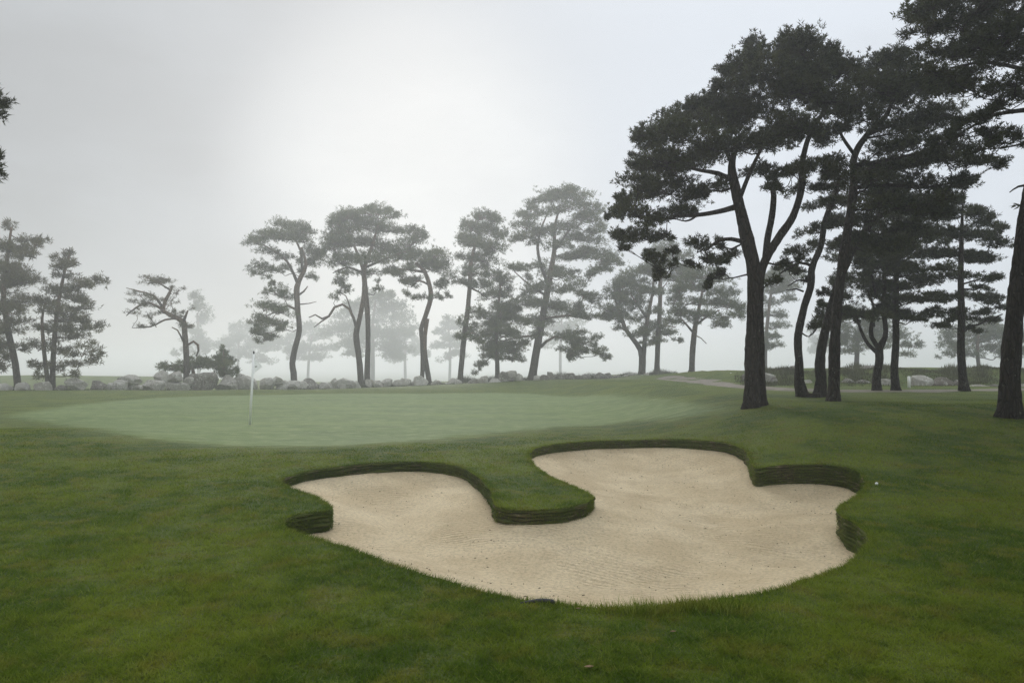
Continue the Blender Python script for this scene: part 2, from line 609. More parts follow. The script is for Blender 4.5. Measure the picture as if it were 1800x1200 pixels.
G = scatter_grid()
keep = near_dist(G[:, 0], G[:, 1], LIPS)[0] > .05
inb = inside(G[:, 0], G[:, 1], LIPS)
G = G[keep & ~inb]
G = G[near_dist(G[:, 0], G[:, 1], GREEN)[0] > .15]
pts = np.concatenate([LIPS, GREEN, G])
nl, ng = len(LIPS), len(GREEN)
edges = [(i, (i + 1) % nl) for i in range(nl)] + [(nl + i, nl + (i + 1) % ng) for i in range(ng)]
res = delaunay_2d_cdt([Vector(p) for p in pts], edges, [], 0, 1e-6)
gv = np.array([tuple(v) for v in res[0]])
gf = np.array([tuple(f) for f in res[2]])
cen = gv[gf].mean(1)
in_b = inside(cen[:, 0], cen[:, 1], LIPS)
in_g = inside(cen[:, 0], cen[:, 1], GREEN)


def sheet(name, fsel, zfun, mat, parent=None):
    used, inv = np.unique(fsel.ravel(), return_inverse=True)
    xy = gv[used]
    me = bpy.data.meshes.new(name)
    me.from_pydata(np.c_[xy, zfun(xy[:, 0], xy[:, 1])].tolist(), [], inv.reshape(-1, 3).tolist())
    d = near_dist(xy[:, 0], xy[:, 1], GREEN)[0] * np.where(inside(xy[:, 0], xy[:, 1], GREEN), 1, -1)
    at_ = me.attributes.new('mown', 'FLOAT', 'POINT')
    at_.data.foreach_set('value', np.clip(.5 + d / 3.4, 0, 1).astype(np.float32))
    return link(name, me, mat, parent)


tag(sheet('ground', gf[~in_b & ~in_g], H, M_TURF), 'mown rough grass sloping gently round the bunker and green', None, None, 'structure')
tag(sheet('putting_green', gf[in_g], H, M_TURF), 'pale dewy close-mown putting green beyond the bunker', None, None, 'structure')

LIPZ = H(LIPS[:, 0], LIPS[:, 1])
bc = LIPS.mean(0)
bunker = empty('bunker', (bc[0], bc[1], 0), 'winding sand bunker with stacked turf walls cut into the grass before the green', 'bunker')


def sand_z(x, y):
    d, a = near_dist(x, y, LIPS)
    w = np.zeros(len(x))
    s = np.zeros(len(x))
    for c in range(0, len(x), 2000):
        dd = (x[c:c + 2000, None] - LIPS[:, 0]) ** 2 + (y[c:c + 2000, None] - LIPS[:, 1]) ** 2
        ww = 1 / (dd + .01) ** 2
        s[c:c + 2000] = (ww * (LIPZ - LIPW)).sum(1)
        w[c:c + 2000] = ww.sum(1)
    rim = s / w
    k = np.exp(-(d / 1.25) ** 1.25)
    floor = -.50
    z = rim * k + floor * (1 - k)
    return z + (.022 * np.sin(x * 2.3 + 1.5 * np.sin(y * 1.1)) * np.sin(y * 1.9 + x) + .012 * np.sin(x * 5.1 + 2 * np.sin(y * 1.7)) * np.sin(y * 4.3) + .008 * np.sin(x * 11 + y * 7)) * np.clip(d / .3, 0, 1)


xs, ys = np.meshgrid(np.arange(-5, 7, .1), np.arange(4, 18, .1))
q = np.c_[xs.ravel(), ys.ravel()] + rng.uniform(-.03, .03, (xs.size, 2))
q = q[inside(q[:, 0], q[:, 1], LIPS)]
q = q[near_dist(q[:, 0], q[:, 1], LIPS)[0] > .05]
sp = np.concatenate([LIPS, q])
rs = delaunay_2d_cdt([Vector(p) for p in sp], [(i, (i + 1) % nl) for i in range(nl)], [], 1, 1e-6)
sv = np.array([tuple(v) for v in rs[0]])
me = bpy.data.meshes.new('sand')
me.from_pydata(np.c_[sv, sand_z(sv[:, 0], sv[:, 1])].tolist(), [], [tuple(f) for f in rs[2]])
link('sand', me, M_SAND, bunker)

LAYER = .046
rag = rng.normal(0, 1, (12, nl))
rag = (rag + np.roll(rag, 1, 1) + np.roll(rag, 2, 1)) / 1.7
for L in range(10):
    deep = LIPW > (L * LAYER - .03)
    off = .020 + .006 * np.sin(k_ * .21 + L * 2.1) + .005 * np.sin(k_ * .57 + L) + .009 * rag[L] - .002 * L
    off = np.maximum(off, .002)
    ztop = LIPZ - L * LAYER - .004 + .005 * np.sin(k_ * .13 + L) + .004 * rag[L]
    zbot = LIPZ - (L + 1) * LAYER + .001 + .005 * np.sin(k_ * .13 + L + 1) + .004 * rag[L + 1]
    prof = [(-.04, ztop), (off - .016, ztop - .001), (off - .002, ztop - .011), (off + .003, (ztop + zbot) / 2), (off - .003, zbot + .010), (off - .016, zbot + .003), (-.04, zbot + .002)]
    V = np.stack([np.c_[LIPS + LIPN * np.broadcast_to(np.asarray(o), (nl,))[:, None], z] for o, z in prof])
    runs, cur = [], []
    start = int(np.argmin(deep)) if not deep.all() else 0
    for i in range(start, start + nl):
        i %= nl
        if deep[i]:
            cur.append(i)
        elif cur:
            runs.append(cur)
            cur = []
    if cur:
        runs.append(cur)
    for run in runs:
        if len(run) < 6:
            continue
        ring = run + [run[0]] if len(run) == nl else run
        m = MB()
        n_ = len(ring)
        m.add(V[:, ring].reshape(-1, 3), [(r_ * n_ + i, r_ * n_ + i + 1, (r_ + 1) * n_ + i + 1, (r_ + 1) * n_ + i) for r_ in range(len(prof) - 1) for i in range(n_ - 1)])
        m.build('sod_layer', M_SOD, bunker)


m = MB()
bk = [(-.026, LIPZ - .006), (-.026, LIPZ - LIPW - .12)]
V = np.concatenate([np.c_[LIPS + LIPN * o, z] for o, z in bk])
m.add(V, [(i, (i + 1) % nl, nl + (i + 1) % nl, nl + i) for i in range(nl)])
m.build('earth_face', mat_plain('dark_soil', (.055, .042, .028), .95, .3, 12), bunker)

# grass blades: countless, one object
def blades(x, y, z, hgt, wid, lean, lean_dir=None):
    n = len(x)
    a = rng.uniform(0, 2 * np.pi, n)
    b = rng.uniform(0, 2 * np.pi, n) if lean_dir is None else lean_dir
    V = np.zeros((n, 3, 3))
    dx, dy = np.cos(a) * wid / 2, np.sin(a) * wid / 2
    V[:, 0] = np.c_[x - dx, y - dy, z - .004]
    V[:, 1] = np.c_[x + dx, y + dy, z - .004]
    V[:, 2] = np.c_[x + np.cos(b) * lean * hgt, y + np.sin(b) * lean * hgt, z + hgt]
    return V


def lawn(n, y0, y1, spread):
    y = np.sqrt(rng.uniform(y0 ** 2, y1 ** 2, n))
    x = rng.uniform(-1, 1, n) * spread * (y * .77 + .6)
    ok = ~inside(x, y, LIPS) & ~inside(x, y, GREEN)
    return x[ok], y[ok]


BL, TI = [], []
n = 980000
y = 2.9 * (20.5 / 2.9) ** rng.uniform(0, 1, n)           # as many per step of distance near as far
core = 1.06 * (y * .77 + .5)
x = np.where(rng.uniform(0, 1, n) < .74, rng.uniform(-1, 1, n) * core, rng.choice([-1, 1], n) * (core + rng.uniform(0, 1, n) ** 1.3 * 3.6))
ok = ~inside(x, y, LIPS) & ~inside(x, y, GREEN)
x, y = x[ok], y[ok]
lump = .75 + .5 * (np.sin(x * 3.1 + 1.3 * np.sin(y * 2.2)) * np.sin(y * 3.7 + x)) * .5 + .3 * np.sin(x * 9 + 2 * np.sin(y * 8)) * np.sin(y * 11)
fade = np.clip((20.5 - y) / 8, .12, 1)
sel = np.where(y > 12.5)[0]
dg = np.full(len(x), 9.0)
dg[sel] = near_dist(x[sel], y[sel], GREEN)[0]
fade = fade * np.clip(dg / 1.8, .06, 1) * np.where(rng.uniform(0, 1, len(x)) < dg / 1.2 + .1, 1, .05)   # the rough thins out to the mown green
h = .033 * rng.uniform(.55, 1.35, len(x)) * np.clip(lump, .4, 1.5) * fade
BL.append(blades(x, y, H(x, y), h, (.0046 + .00055 * y) * rng.uniform(.7, 1.3, len(x)), rng.uniform(.4, 2.2, len(x))))
clump = .5 + .25 * np.sin(x * 37 + 4 * np.sin(y * 13)) * np.sin(y * 31 + 3 * np.sin(x * 17)) + .25 * np.sin(x * 14 + 3 * np.sin(y * 7 + 1)) * np.sin(y * 11 + 2 * np.sin(x * 8))
TI.append(np.clip(.45 * rng.uniform(0, 1, len(x)) + .55 * clump + rng.normal(0, .08, len(x)), 0, 1))
# longer fringe hanging over the cut edge and the tuft growing at the near lip
idx = rng.integers(0, nl, 42000)
o = rng.exponential(.035, 42000) - .012
fr = rng.uniform(0, 1, (42000, 1))
ex = LIPS[idx] * (1 - fr) + LIPS[(idx + 1) % nl] * fr
bx, by = ex[:, 0] - LIPN[idx, 0] * o, ex[:, 1] - LIPN[idx, 1] * o
hh = rng.uniform(.015, .045, 42000)
BL.append(blades(bx, by, H(bx, by) - .006, hh, rng.uniform(.004, .008, 42000), rng.uniform(.4, 1.6, 42000), np.arctan2(LIPN[idx, 1], LIPN[idx, 0]) + rng.normal(0, .9, 42000)))
TI.append(rng.uniform(0, .9, 42000))
for (px, py, n, sp_, hm) in ((1190, 1068, 1500, .28, .10), (1150, 1072, 500, .15, .09), (1255, 1062, 700, .2, .08), (1120, 1072, 160, .05, .12)):
    c = ground_at(px, py)
    x, y = c[0] + rng.normal(0, sp_, n), c[1] + rng.normal(0, .07, n)
    ok = ~inside(x, y, LIPS)
    x, y = x[ok], y[ok]
    BL.append(blades(x, y, H(x, y), hm * rng.uniform(.3, 1, len(x)), rng.uniform(.004, .007, len(x)), rng.uniform(.1, .9, len(x))))
    TI.append(rng.uniform(.2, 1, len(x)))
tag(link('grass', tri_mesh('grass', np.concatenate(BL), np.concatenate(TI)), M_BLADE, smooth=False), 'short green rough grass growing round the bunker', None, None, 'stuff')

# moss and grass sprouting from the turf faces
n = 190000
idx = rng.integers(0, nl, n)
fr = rng.uniform(0, 1, n)[:, None]
nx = (idx + 1) % nl
ex = LIPS[idx] * (1 - fr) + LIPS[nx] * fr
ez, ew = LIPZ[idx], LIPW[idx]
patch = np.sin(idx * .05) + .7 * np.sin(idx * .021 + 2) + .5 * np.sin(idx * .12 + 1) + 1.0 * (ex[:, 0] < -1.4)
dz = rng.uniform(0, 1, n) ** 1.15 * (ew + .02)
row = np.abs((dz / LAYER) % 1 - .5) * 2                    # the joints between the sods stay barer
ok = (rng.uniform(0, 1, n) < np.clip(.55 + .38 * patch, .14, .95) * (1 - .55 * row ** 2)) & (ew > .08)
idx, dz, ex, ez = idx[ok], dz[ok], ex[ok], ez[ok]
n = len(idx)
bx, by = ex[:, 0] + LIPN[idx, 0] * .018, ex[:, 1] + LIPN[idx, 1] * .018
V = blades(bx, by, ez - dz, -rng.uniform(.006, .028, n), rng.uniform(.004, .009, n), -rng.uniform(.4, 1.8, n), np.arctan2(LIPN[idx, 1], LIPN[idx, 0]) + rng.normal(0, .9, n))
g_ = link('moss', tri_mesh('moss', V, rng.uniform(0, .7, n)), M_BLADE, bunker, smooth=False)
g_['kind'] = 'stuff'

# dark crumbs, needles and bits of bark on the sand
n = 6000
x, y = rng.uniform(-5, 7, n), rng.uniform(4.5, 16, n)
cl = np.sin(x * 1.9 + 2 * np.sin(y * 1.3)) * np.sin(y * 2.3 + x) + .6 * np.sin(x * 5 + y * 3)
ok = inside(x, y, LIPS) & (rng.uniform(0, 1, n) < np.clip(.28 + .45 * cl, .04, .9))
x, y = x[ok], y[ok]
z = sand_z(x, y)
n = len(x)
a = rng.uniform(0, 6.28, n)
ln, wd = rng.exponential(.006, n) + .002, rng.uniform(.0015, .005, n)
V = np.zeros((n, 3, 3))
V[:, 0] = np.c_[x - np.cos(a) * ln, y - np.sin(a) * ln, z + .006]
V[:, 1] = np.c_[x + np.cos(a) * ln, y + np.sin(a) * ln, z + .008]
V[:, 2] = np.c_[x - np.sin(a) * wd, y + np.cos(a) * wd, z + .016]
M_ROUGH = mat_plain('rough_grass_blades', (.085, .088, .040), .8, .35, 1.5)
M_CRUMB = mat_plain('bark_crumbs', (.10, .075, .05), .9, .4, 6)
g_ = link('debris', tri_mesh('debris', V), M_CRUMB, bunker, smooth=False)
g_['kind'] = 'stuff'

# path
PATH_PX = [(1160, 664), (1200, 668), (1250, 673), (1300, 679), (1360, 683.5), (1440, 686), (1520, 687), (1600, 687.5)]
pc = [ground_at(*p) for p in PATH_PX] + [np.array([22, 28.5]), np.array([32, 30])]
pc = catmull(np.array([[*p, 0] for p in pc]), .8)[:, :2]
tn = np.gradient(pc, axis=0)
tn /= np.linalg.norm(tn, axis=1)[:, None]
nn = np.c_[-tn[:, 1], tn[:, 0]]
rows = []
for o in np.linspace(-1.0, 1.0, 6):
    p = pc + nn * (o + .08 * np.sin(np.arange(len(pc)) * 1.3 + o * 5)[:, None] * (abs(o) > .9))
    rows.append(np.c_[p, H(p[:, 0], p[:, 1]) + .03 - .034 * (abs(o) > .9)])
m = MB()
k = len(pc)
m.add(np.concatenate(rows), [(r_ * k + i, r_ * k + i + 1, (r_ + 1) * k + i + 1, (r_ + 1) * k + i) for r_ in range(5) for i in range(k - 1)])
tag(m.build('path', M_PATH), 'beige gravel path running behind the dark pines', None, None, 'structure')


# ------------------------------------------------------------------ trees
def stem(m, pts, Y, sides=10, rough=.05, step=.25, flare=1.36, foot=True, dys=None):
    """pts: (px, py, width px). Returns the smoothed line with radii."""
    P = []
    for i, (px, py, w) in enumerate(pts):
        dy = 0 if dys is None else dys[i]
        p = at(px, py, Y + dy)
        P.append([*p, w * .86 / 1200 * (Y + dy) / 2])
    P = np.array(P)
    if foot:
        P[0][2] = H(P[0][0], P[0][1]) - .12
    C = catmull(P, step)
    r = np.maximum(C[:, 3], .006)
    if foot:
        hgt = C[:, 2] - C[0, 2]
        roots = (flare - 1) * np.exp(-np.maximum(hgt - .1, 0) / .22)
    else:
        roots = None
    m.tube(C[:, :3], r, sides, rough, True, roots)
    return np.c_[C[:, :3], r]


def tufts(P, D, r, k, wid):
    """k needles round each point P, mostly along D."""
    n = len(P)
    v = rng.normal(0, 1, (n, k, 3))
    v /= np.linalg.norm(v, axis=2)[:, :, None]
    v = v + D[:, None, :] * .75
    v /= np.linalg.norm(v, axis=2)[:, :, None] + 1e-9
    rr = r[:, None] * rng.uniform(.65, 1.15, (n, k))
    base = P[:, None, :] - D[:, None, :] * (r[:, None, None] * rng.uniform(0, .8, (n, k, 1)))
    tip = base + v * rr[:, :, None]
    side = np.cross(v, rng.normal(0, 1, (n, k, 3)))
    side /= np.linalg.norm(side, axis=2)[:, :, None] + 1e-9
    w = wid * rng.uniform(.7, 1.3, (n, k, 1))
    mid = base + v * rr[:, :, None] * .25
    V = np.stack([mid - side * w / 2, mid + side * w / 2, tip], axis=2)
    return V.reshape(-1, 3, 3)


def pine(name, label, cat, Y, stems, pads, tuft=.12, needles=16, dens=9.5, wid=.024, bark=None, leaf=None, limbs=(), depth=1.0, group=None, sides=10,
         rough=.05, sub=1.0, spread=1.0, fill=.28):
    """stems and limbs: lists of (px, py, width px); pads: (px, py, rx px, ry px[, depth shift m]) of foliage."""
    bark = bark or M_BARK
    leaf = leaf or M_NEEDLE
    b0 = at(stems[0][0][0], stems[0][0][1], Y)
    root = empty(name, (b0[0], b0[1], float(H(b0[0], b0[1]))), label, cat, group)
    nodes = []
    for i, s in enumerate(stems):
        m = MB()
        nodes.append(stem(m, s, Y, sides, rough, max(.11, Y * .007)))
        m.build('trunk', bark, root)
    for s in limbs:
        m = MB()
        nodes.append(stem(m, s, Y, max(6, sides - 4), rough * .8, max(.18, Y * .008), foot=False,
                          dys=np.linspace(0, rng.uniform(-1.2, 1.2) * depth, len(s))))
        m.build('limb', bark, root)
    nd = np.concatenate(nodes)
    low = nd[:, 2].min() + .18 * (nd[:, 2].max() - nd[:, 2].min())
    nd = nd[nd[:, 2] > low]
    TR, TN = [], []
    s_ = Y / 1200
    pads = list(pads)
    pp = np.array([p[:2] for p in pads], float)
    for i in range(len(pp)):                       # foliage that closes the gaps between neighbouring boughs
        d = np.linalg.norm((pp - pp[i]) * (1, 1.8), axis=1)
        for j in d.argsort()[1:3]:
            if rng.uniform() < fill and d[j] < 2.6 * (pads[i][2] + pads[j][2]):
                f = rng.uniform(.35, .65)
                q_ = pp[i] * f + pp[j] * (1 - f) + rng.normal(0, 1, 2) * (pads[i][2] * .22, pads[i][3] * .5)
                pads.append((q_[0], q_[1], pads[i][2] * rng.uniform(.45, .8), pads[i][3] * rng.uniform(.6, 1.0)))
    for pad in sorted(pads, key=lambda p: ((nd[:, :3] - at(p[0], p[1], Y)) ** 2).sum(1).min()):
        cx, cy, rx, ry = pad[0], pad[1], pad[2] * 1.08, pad[3] * (1.28 if Y < 60 else 1.45)
        dy = pad[4] if len(pad) > 4 else rng.uniform(-1, 1) * min(2.6, .028 * Y + .9) * depth
        c = at(cx, cy, Y + dy)
        ax, az = rx * s_, ry * s_
        ay = max(az, min(ax, 2.2) * .85)
        d = np.linalg.norm(nd[:, :3] - c, axis=1) + np.maximum(0, nd[:, 2] - c[2] + .1) * .9
        a = nd[d.argmin()]
        foot = c - np.array([0, 0, az * .35])
        m = MB()
        L = np.linalg.norm(foot - a[:3])
        mid = (a[:3] * .5 + foot * .5) + np.array([0, 0, -.10 * L]) + rng.normal(0, .06 * L + .01, 3)
        q1 = a[:3] * .8 + foot * .2 + np.array([0, 0, -.03 * L]) + rng.normal(0, .03 * L, 3)
        q3 = a[:3] * .22 + foot * .78 + rng.normal(0, .04 * L, 3)
        c_ = catmull(np.array([a[:3], q1, mid, q3, foot]), max(.12, L / 14))
        r0 = min(a[3] * .62, .016 + .017 * (ax + L * .5))
        r1 = max(.010, s_ * .5)
        m.tube(c_, np.linspace(max(r0, r1), r1, len(c_)), 6 if Y < 30 else 4, .04)
        nd = np.concatenate([nd, np.c_[c_, np.linspace(max(r0, r1), r1, len(c_))][len(c_) // 2:]])
        tilt = rng.normal(0, .16)
        nsub = int(np.clip(rx * ry * sub / (60 if Y < 30 else 26), 5, 26))
        u = rng.normal(0, 1, (nsub, 3))
        u /= np.linalg.norm(u, axis=1)[:, None]
        u *= rng.uniform(.25, 1, (nsub, 1)) ** .5
        u[:, 2] = np.abs(u[:, 2]) * .75 - .2
        sc = c + u * np.array([ax, ay, az]) * .82
        sc[:, 2] += u[:, 0] * ax * tilt - (u[:, 0] ** 2) * az * .35
        for e in sc:
            t0 = c_[rng.integers(len(c_) * 2 // 3, len(c_))]
            mm = (t0 + e) / 2 + np.array([0, 0, -.08 * np.linalg.norm(e - t0)]) + rng.normal(0, .05 * np.linalg.norm(e - t0), 3)
            m.tube([t0, mm, e], [r1 * .85, r1 * .6, r1 * .35], 3, 0, False)
        m.build('limb', bark, root)
        nt_ = max(6, int(dens * rx * ry * s_ * s_ / (tuft * tuft)))
        which = rng.integers(0, nsub, nt_)
        v = rng.normal(0, 1, (nt_, 3))
        v /= np.linalg.norm(v, axis=1)[:, None]
        v *= rng.uniform(.1, 1.22, (nt_, 1)) ** .5
        v[:, 2] = np.where(v[:, 2] < 0, v[:, 2] * .55, v[:, 2])
        srad = np.array([ax * .40, ay * .40, max(az * .58, tuft * .9)])
        sv_ = (.6 + .8 * rng.uniform(0, 1, nsub))[which][:, None]
        P = sc[which] + v * srad * sv_ * spread
        out = (P - (c - np.array([0, 0, az * .8]))) / np.array([ax, ay, az])
        D = v + np.array([0, 0, .55]) + .5 * out
        D /= np.linalg.norm(D, axis=1)[:, None] + 1e-9
        rr = tuft * rng.uniform(.7, 1.25, nt_)
        TR.append(tufts(P, D, rr, needles, wid))
        TN.append(np.repeat(np.clip(rng.normal(.45 + rng.normal(0, .14), .24, nt_), 0, 1), needles))
    link('crown', tri_mesh('crown', np.concatenate(TR), np.concatenate(TN)), leaf, root, smooth=False)
    return root


GN = 'dark pines on the rise beyond the bunker'
pine('pine_tree', 'largest dark pine, two trunks fused at the foot, broad crown spreading over the green', 'tree', 18,
     [[(1322, 712, 32), (1323, 640, 29), (1325, 560, 30), (1326, 480, 28), (1316, 430, 26), (1304, 380, 23), (1292, 330, 19), (1286, 292, 15), (1293, 262, 11), (1305, 235, 7)],
      [(1341, 708, 15), (1337, 600, 13), (1337, 500, 14), (1344, 460, 17), (1370, 415, 16), (1394, 380, 14), (1409, 330, 13), (1411, 280, 11), (1430, 220, 9), (1452, 190, 7), (1440, 140, 5)]],
     [(1388, 68, 26, 22, 0), (1350, 95, 50, 24), (1425, 90, 52, 28), (1300, 105, 44, 20), (1268, 128, 20, 14), (1340, 130, 70, 26), (1420, 135, 75, 30), (1478, 120, 40, 26),
      (1385, 165, 75, 22), (1460, 170, 50, 20), (1290, 165, 40, 18),
      (1235, 185, 42, 18), (1180, 212, 45, 20), (1128, 232, 26, 14), (1145, 252, 38, 14), (1260, 205, 70, 26), (1210, 235, 75, 26), (1330, 200, 60, 22), (1290, 250, 70, 20), (1350, 245, 60, 18),
      (1115, 285, 24, 11), (1160, 285, 55, 20), (1220, 285, 70, 22), (1120, 318, 36, 16), (1180, 330, 75, 26), (1092, 345, 24, 12), (1245, 330, 45, 16),
      (1082, 376, 20, 14), (1120, 372, 45, 22), (1175, 375, 55, 18), (1088, 412, 26, 14), (1125, 412, 42, 16), (1105, 436, 22, 8), (1165, 415, 35, 12),
      (1148, 452, 28, 20), (1162, 482, 16, 14), (1182, 440, 18, 10),
      (1228, 425, 26, 12), (1250, 452, 24, 14), (1218, 462, 20, 8), (1262, 478, 18, 10), (1243, 502, 12, 12), (1290, 445, 16, 10),
      (1340, 300, 40, 14), (1372, 330, 30, 12), (1395, 455, 26, 12), (1362, 490, 14, 12), (1425, 290, 34, 16), (1445, 240, 38, 18), (1400, 215, 50, 20), (1450, 330, 30, 12)],
     limbs=[[(1300, 362, 13), (1262, 372, 10), (1225, 378, 8), (1185, 380, 5)], [(1289, 318, 11), (1262, 305, 9), (1232, 300, 7), (1200, 292, 5)],
            [(1316, 428, 10), (1285, 420, 8), (1262, 424, 6), (1240, 440, 5)], [(1345, 462, 14), (1349, 420, 13), (1357, 380, 12), (1360, 345, 11), (1357, 326, 9)],
            [(1300, 350, 9), (1320, 300, 8), (1338, 262, 6)], [(1290, 300, 9), (1270, 250, 7), (1240, 215, 5)]],
     tuft=.115, needles=17, fill=.42, dens=10.5, group=GN, sides=30, rough=.10)
pine('pine_tree', 'slender dark pine of two curving stems joined at the root, behind the largest pine', 'tree', 21,
     [[(1412, 697, 24), (1405, 670, 19), (1405, 640, 16), (1403, 595, 15), (1412, 545, 14), (1424, 505, 14), (1428, 468, 13), (1443, 432, 12), (1450, 390, 11), (1466, 345, 9), (1475, 310, 6)],
      [(1440, 698, 24), (1443, 668, 20), (1441, 640, 19), (1446, 600, 18), (1458, 555, 17), (1472, 505, 17), (1495, 445, 16), (1525, 400, 13), (1560, 370, 9)]],
     [(1470, 330, 30, 14), (1440, 360, 32, 12), (1480, 385, 36, 14), (1420, 405, 28, 11), (1408, 440, 30, 11), (1385, 470, 28, 10), (1465, 430, 30, 12), (1446, 538, 18, 14), (1436, 570, 14, 13),
      (1550, 355, 50, 18), (1600, 365, 45, 16), (1520, 385, 40, 14), (1580, 395, 45, 14), (1635, 380, 35, 14), (1450, 510, 16, 8), (1500, 420, 34, 14), (1480, 355, 34, 14), (1530, 420, 46, 14), (1580, 430, 44, 14), (1620, 410, 36, 14), (1560, 330, 50, 14), (1460, 395, 30, 12)],
     limbs=[[(1425, 497, 5), (1405, 492, 3.5), (1385, 503, 2)], [(1412, 512, 4), (1400, 508, 3), (1382, 510, 1.6)], [(1428, 468, 7), (1405, 462, 5), (1372, 480, 3)],
            [(1412, 694, 15), (1425, 697, 14), (1442, 696, 15)]],
     tuft=.12, needles=16, fill=.5, group=GN, sides=22, rough=.09)
pine('pine_tree', 'black-barked straight pine nearest behind the bunker, high flat crown', 'tree', 18.8,
     [[(1465, 708, 23), (1466, 680, 21), (1467, 620, 21), (1470, 560, 18), (1476, 500, 18), (1484, 440, 18), (1494, 380, 16), (1501, 330, 15), (1502, 275, 13), (1525, 236, 11), (1556, 206, 9), (1575, 160, 6)]],
     [(1575, 95, 30, 18), (1530, 112, 40, 20), (1590, 120, 45, 24), (1510, 140, 40, 18), (1560, 150, 60, 24), (1625, 150, 45, 20), (1500, 175, 48, 16), (1580, 185, 70, 20), (1650, 190, 50, 16),
      (1520, 205, 40, 12), (1470, 225, 30, 14), (1615, 215, 50, 12), (1600, 250, 60, 14), (1650, 275, 50, 13), (1550, 260, 40, 12), (1700, 285, 50, 12), (1750, 288, 34, 11), (1560, 300, 60, 14),
      (1620, 318, 60, 16), (1690, 320, 40, 12), (1470, 280, 30, 12), (1530, 340, 40, 12), (1660, 345, 46, 12), (1460, 200, 26, 12), (1535, 300, 50, 14), (1480, 310, 40, 14), (1600, 280, 60, 14), (1570, 230, 60, 14), (1680, 255, 44, 12), (1640, 215, 50, 14), (1690, 215, 40, 12), (1580, 360, 60, 14), (1640, 370, 50, 14)],
     limbs=[[(1502, 290, 10), (1540, 285, 8), (1590, 275, 6), (1640, 262, 4)], [(1500, 330, 10), (1560, 325, 8), (1620, 330, 6), (1680, 320, 4)], [(1526, 236, 9), (1565, 222, 7), (1610, 218, 5)],
            [(1500, 270, 7), (1480, 240, 6), (1470, 215, 4)]],
     tuft=.115, needles=17, fill=.55, group=GN, sides=28, rough=.10)
pine('pine_tree', 'small pine forking low into crooked arms beside a straight slim pine', 'tree', 26,
     [[(1541, 689, 19), (1541, 660, 15), (1546, 630, 15), (1545, 612, 15), (1556, 592, 10), (1556, 570, 9), (1552, 540, 8), (1555, 490, 7), (1550, 440, 5)]],
     [(1530, 425, 46, 20), (1500, 455, 40, 18), (1555, 460, 50, 20), (1520, 495, 55, 20), (1480, 520, 26, 14), (1545, 520, 45, 16), (1500, 550, 36, 12), (1540, 555, 30, 10), (1475, 560, 16, 10), (1480, 490, 30, 14)],
     limbs=[[(1545, 622, 9), (1527, 606, 7), (1514, 582, 6), (1506, 556, 4)], [(1545, 612, 10), (1532, 592, 9), (1532, 570, 8), (1537, 545, 6), (1525, 510, 4)], [(1540, 520, 5), (1530, 470, 5), (1533, 440, 3)]],
     tuft=.13, needles=17, group=GN, sides=12, rough=.06, dens=11, fill=.6)
pine('pine_tree', 'straight slim pine beside the white post, low horizontal boughs', 'tree', 26,
     [[(1576, 689, 17), (1572, 650, 14), (1575, 600, 13), (1574, 540, 12), (1576, 470, 10), (1580, 410, 7), (1584, 370, 4)]],
     [(1585, 375, 36, 14), (1560, 400, 40, 14), (1620, 400, 40, 14), (1585, 430, 56, 16), (1630, 445, 40, 14), (1550, 470, 40, 12), (1600, 475, 50, 14), (1635, 495, 40, 10), (1570, 505, 50, 12), (1610, 525, 46, 10), (1640, 545, 20, 8), (1575, 550, 44, 10), (1610, 560, 26, 6)],
     tuft=.13, needles=17, group=GN, sides=12, rough=.06, dens=11, fill=.6)
pine('pine_tree', 'straight pine with tiers of level boughs, next to the thickest edge trunk', 'tree', 26,
     [[(1696, 689, 19), (1692, 660, 15), (1689, 610, 14), (1690, 560, 13), (1689, 490, 11), (1690, 420, 8), (1692, 360, 4)]],
     [(1692, 352, 26, 14), (1665, 375, 30, 14), (1725, 380, 36, 14), (1755, 400, 22, 12), (1650, 405, 36, 14), (1700, 412, 44, 14), (1740, 425, 36, 12), (1655, 445, 40, 12), (1720, 455, 46, 12), (1670, 485, 46, 10),
      (1745, 490, 30, 10), (1645, 520, 34, 10), (1710, 520, 46, 10), (1680, 548, 50, 9), (1750, 535, 26, 10), (1650, 572, 22, 6), (1735, 562, 34, 8), (1705, 575, 26, 5)],
     limbs=[[(1690, 578, 5), (1720, 570, 4), (1762, 552, 2.5)], [(1690, 500, 4), (1725, 490, 3), (1765, 480, 2)], [(1690, 545, 4), (1660, 550, 3), (1630, 545, 2)]],
     tuft=.12, needles=17, group=GN, sides=12, rough=.05, dens=10, fill=.5)
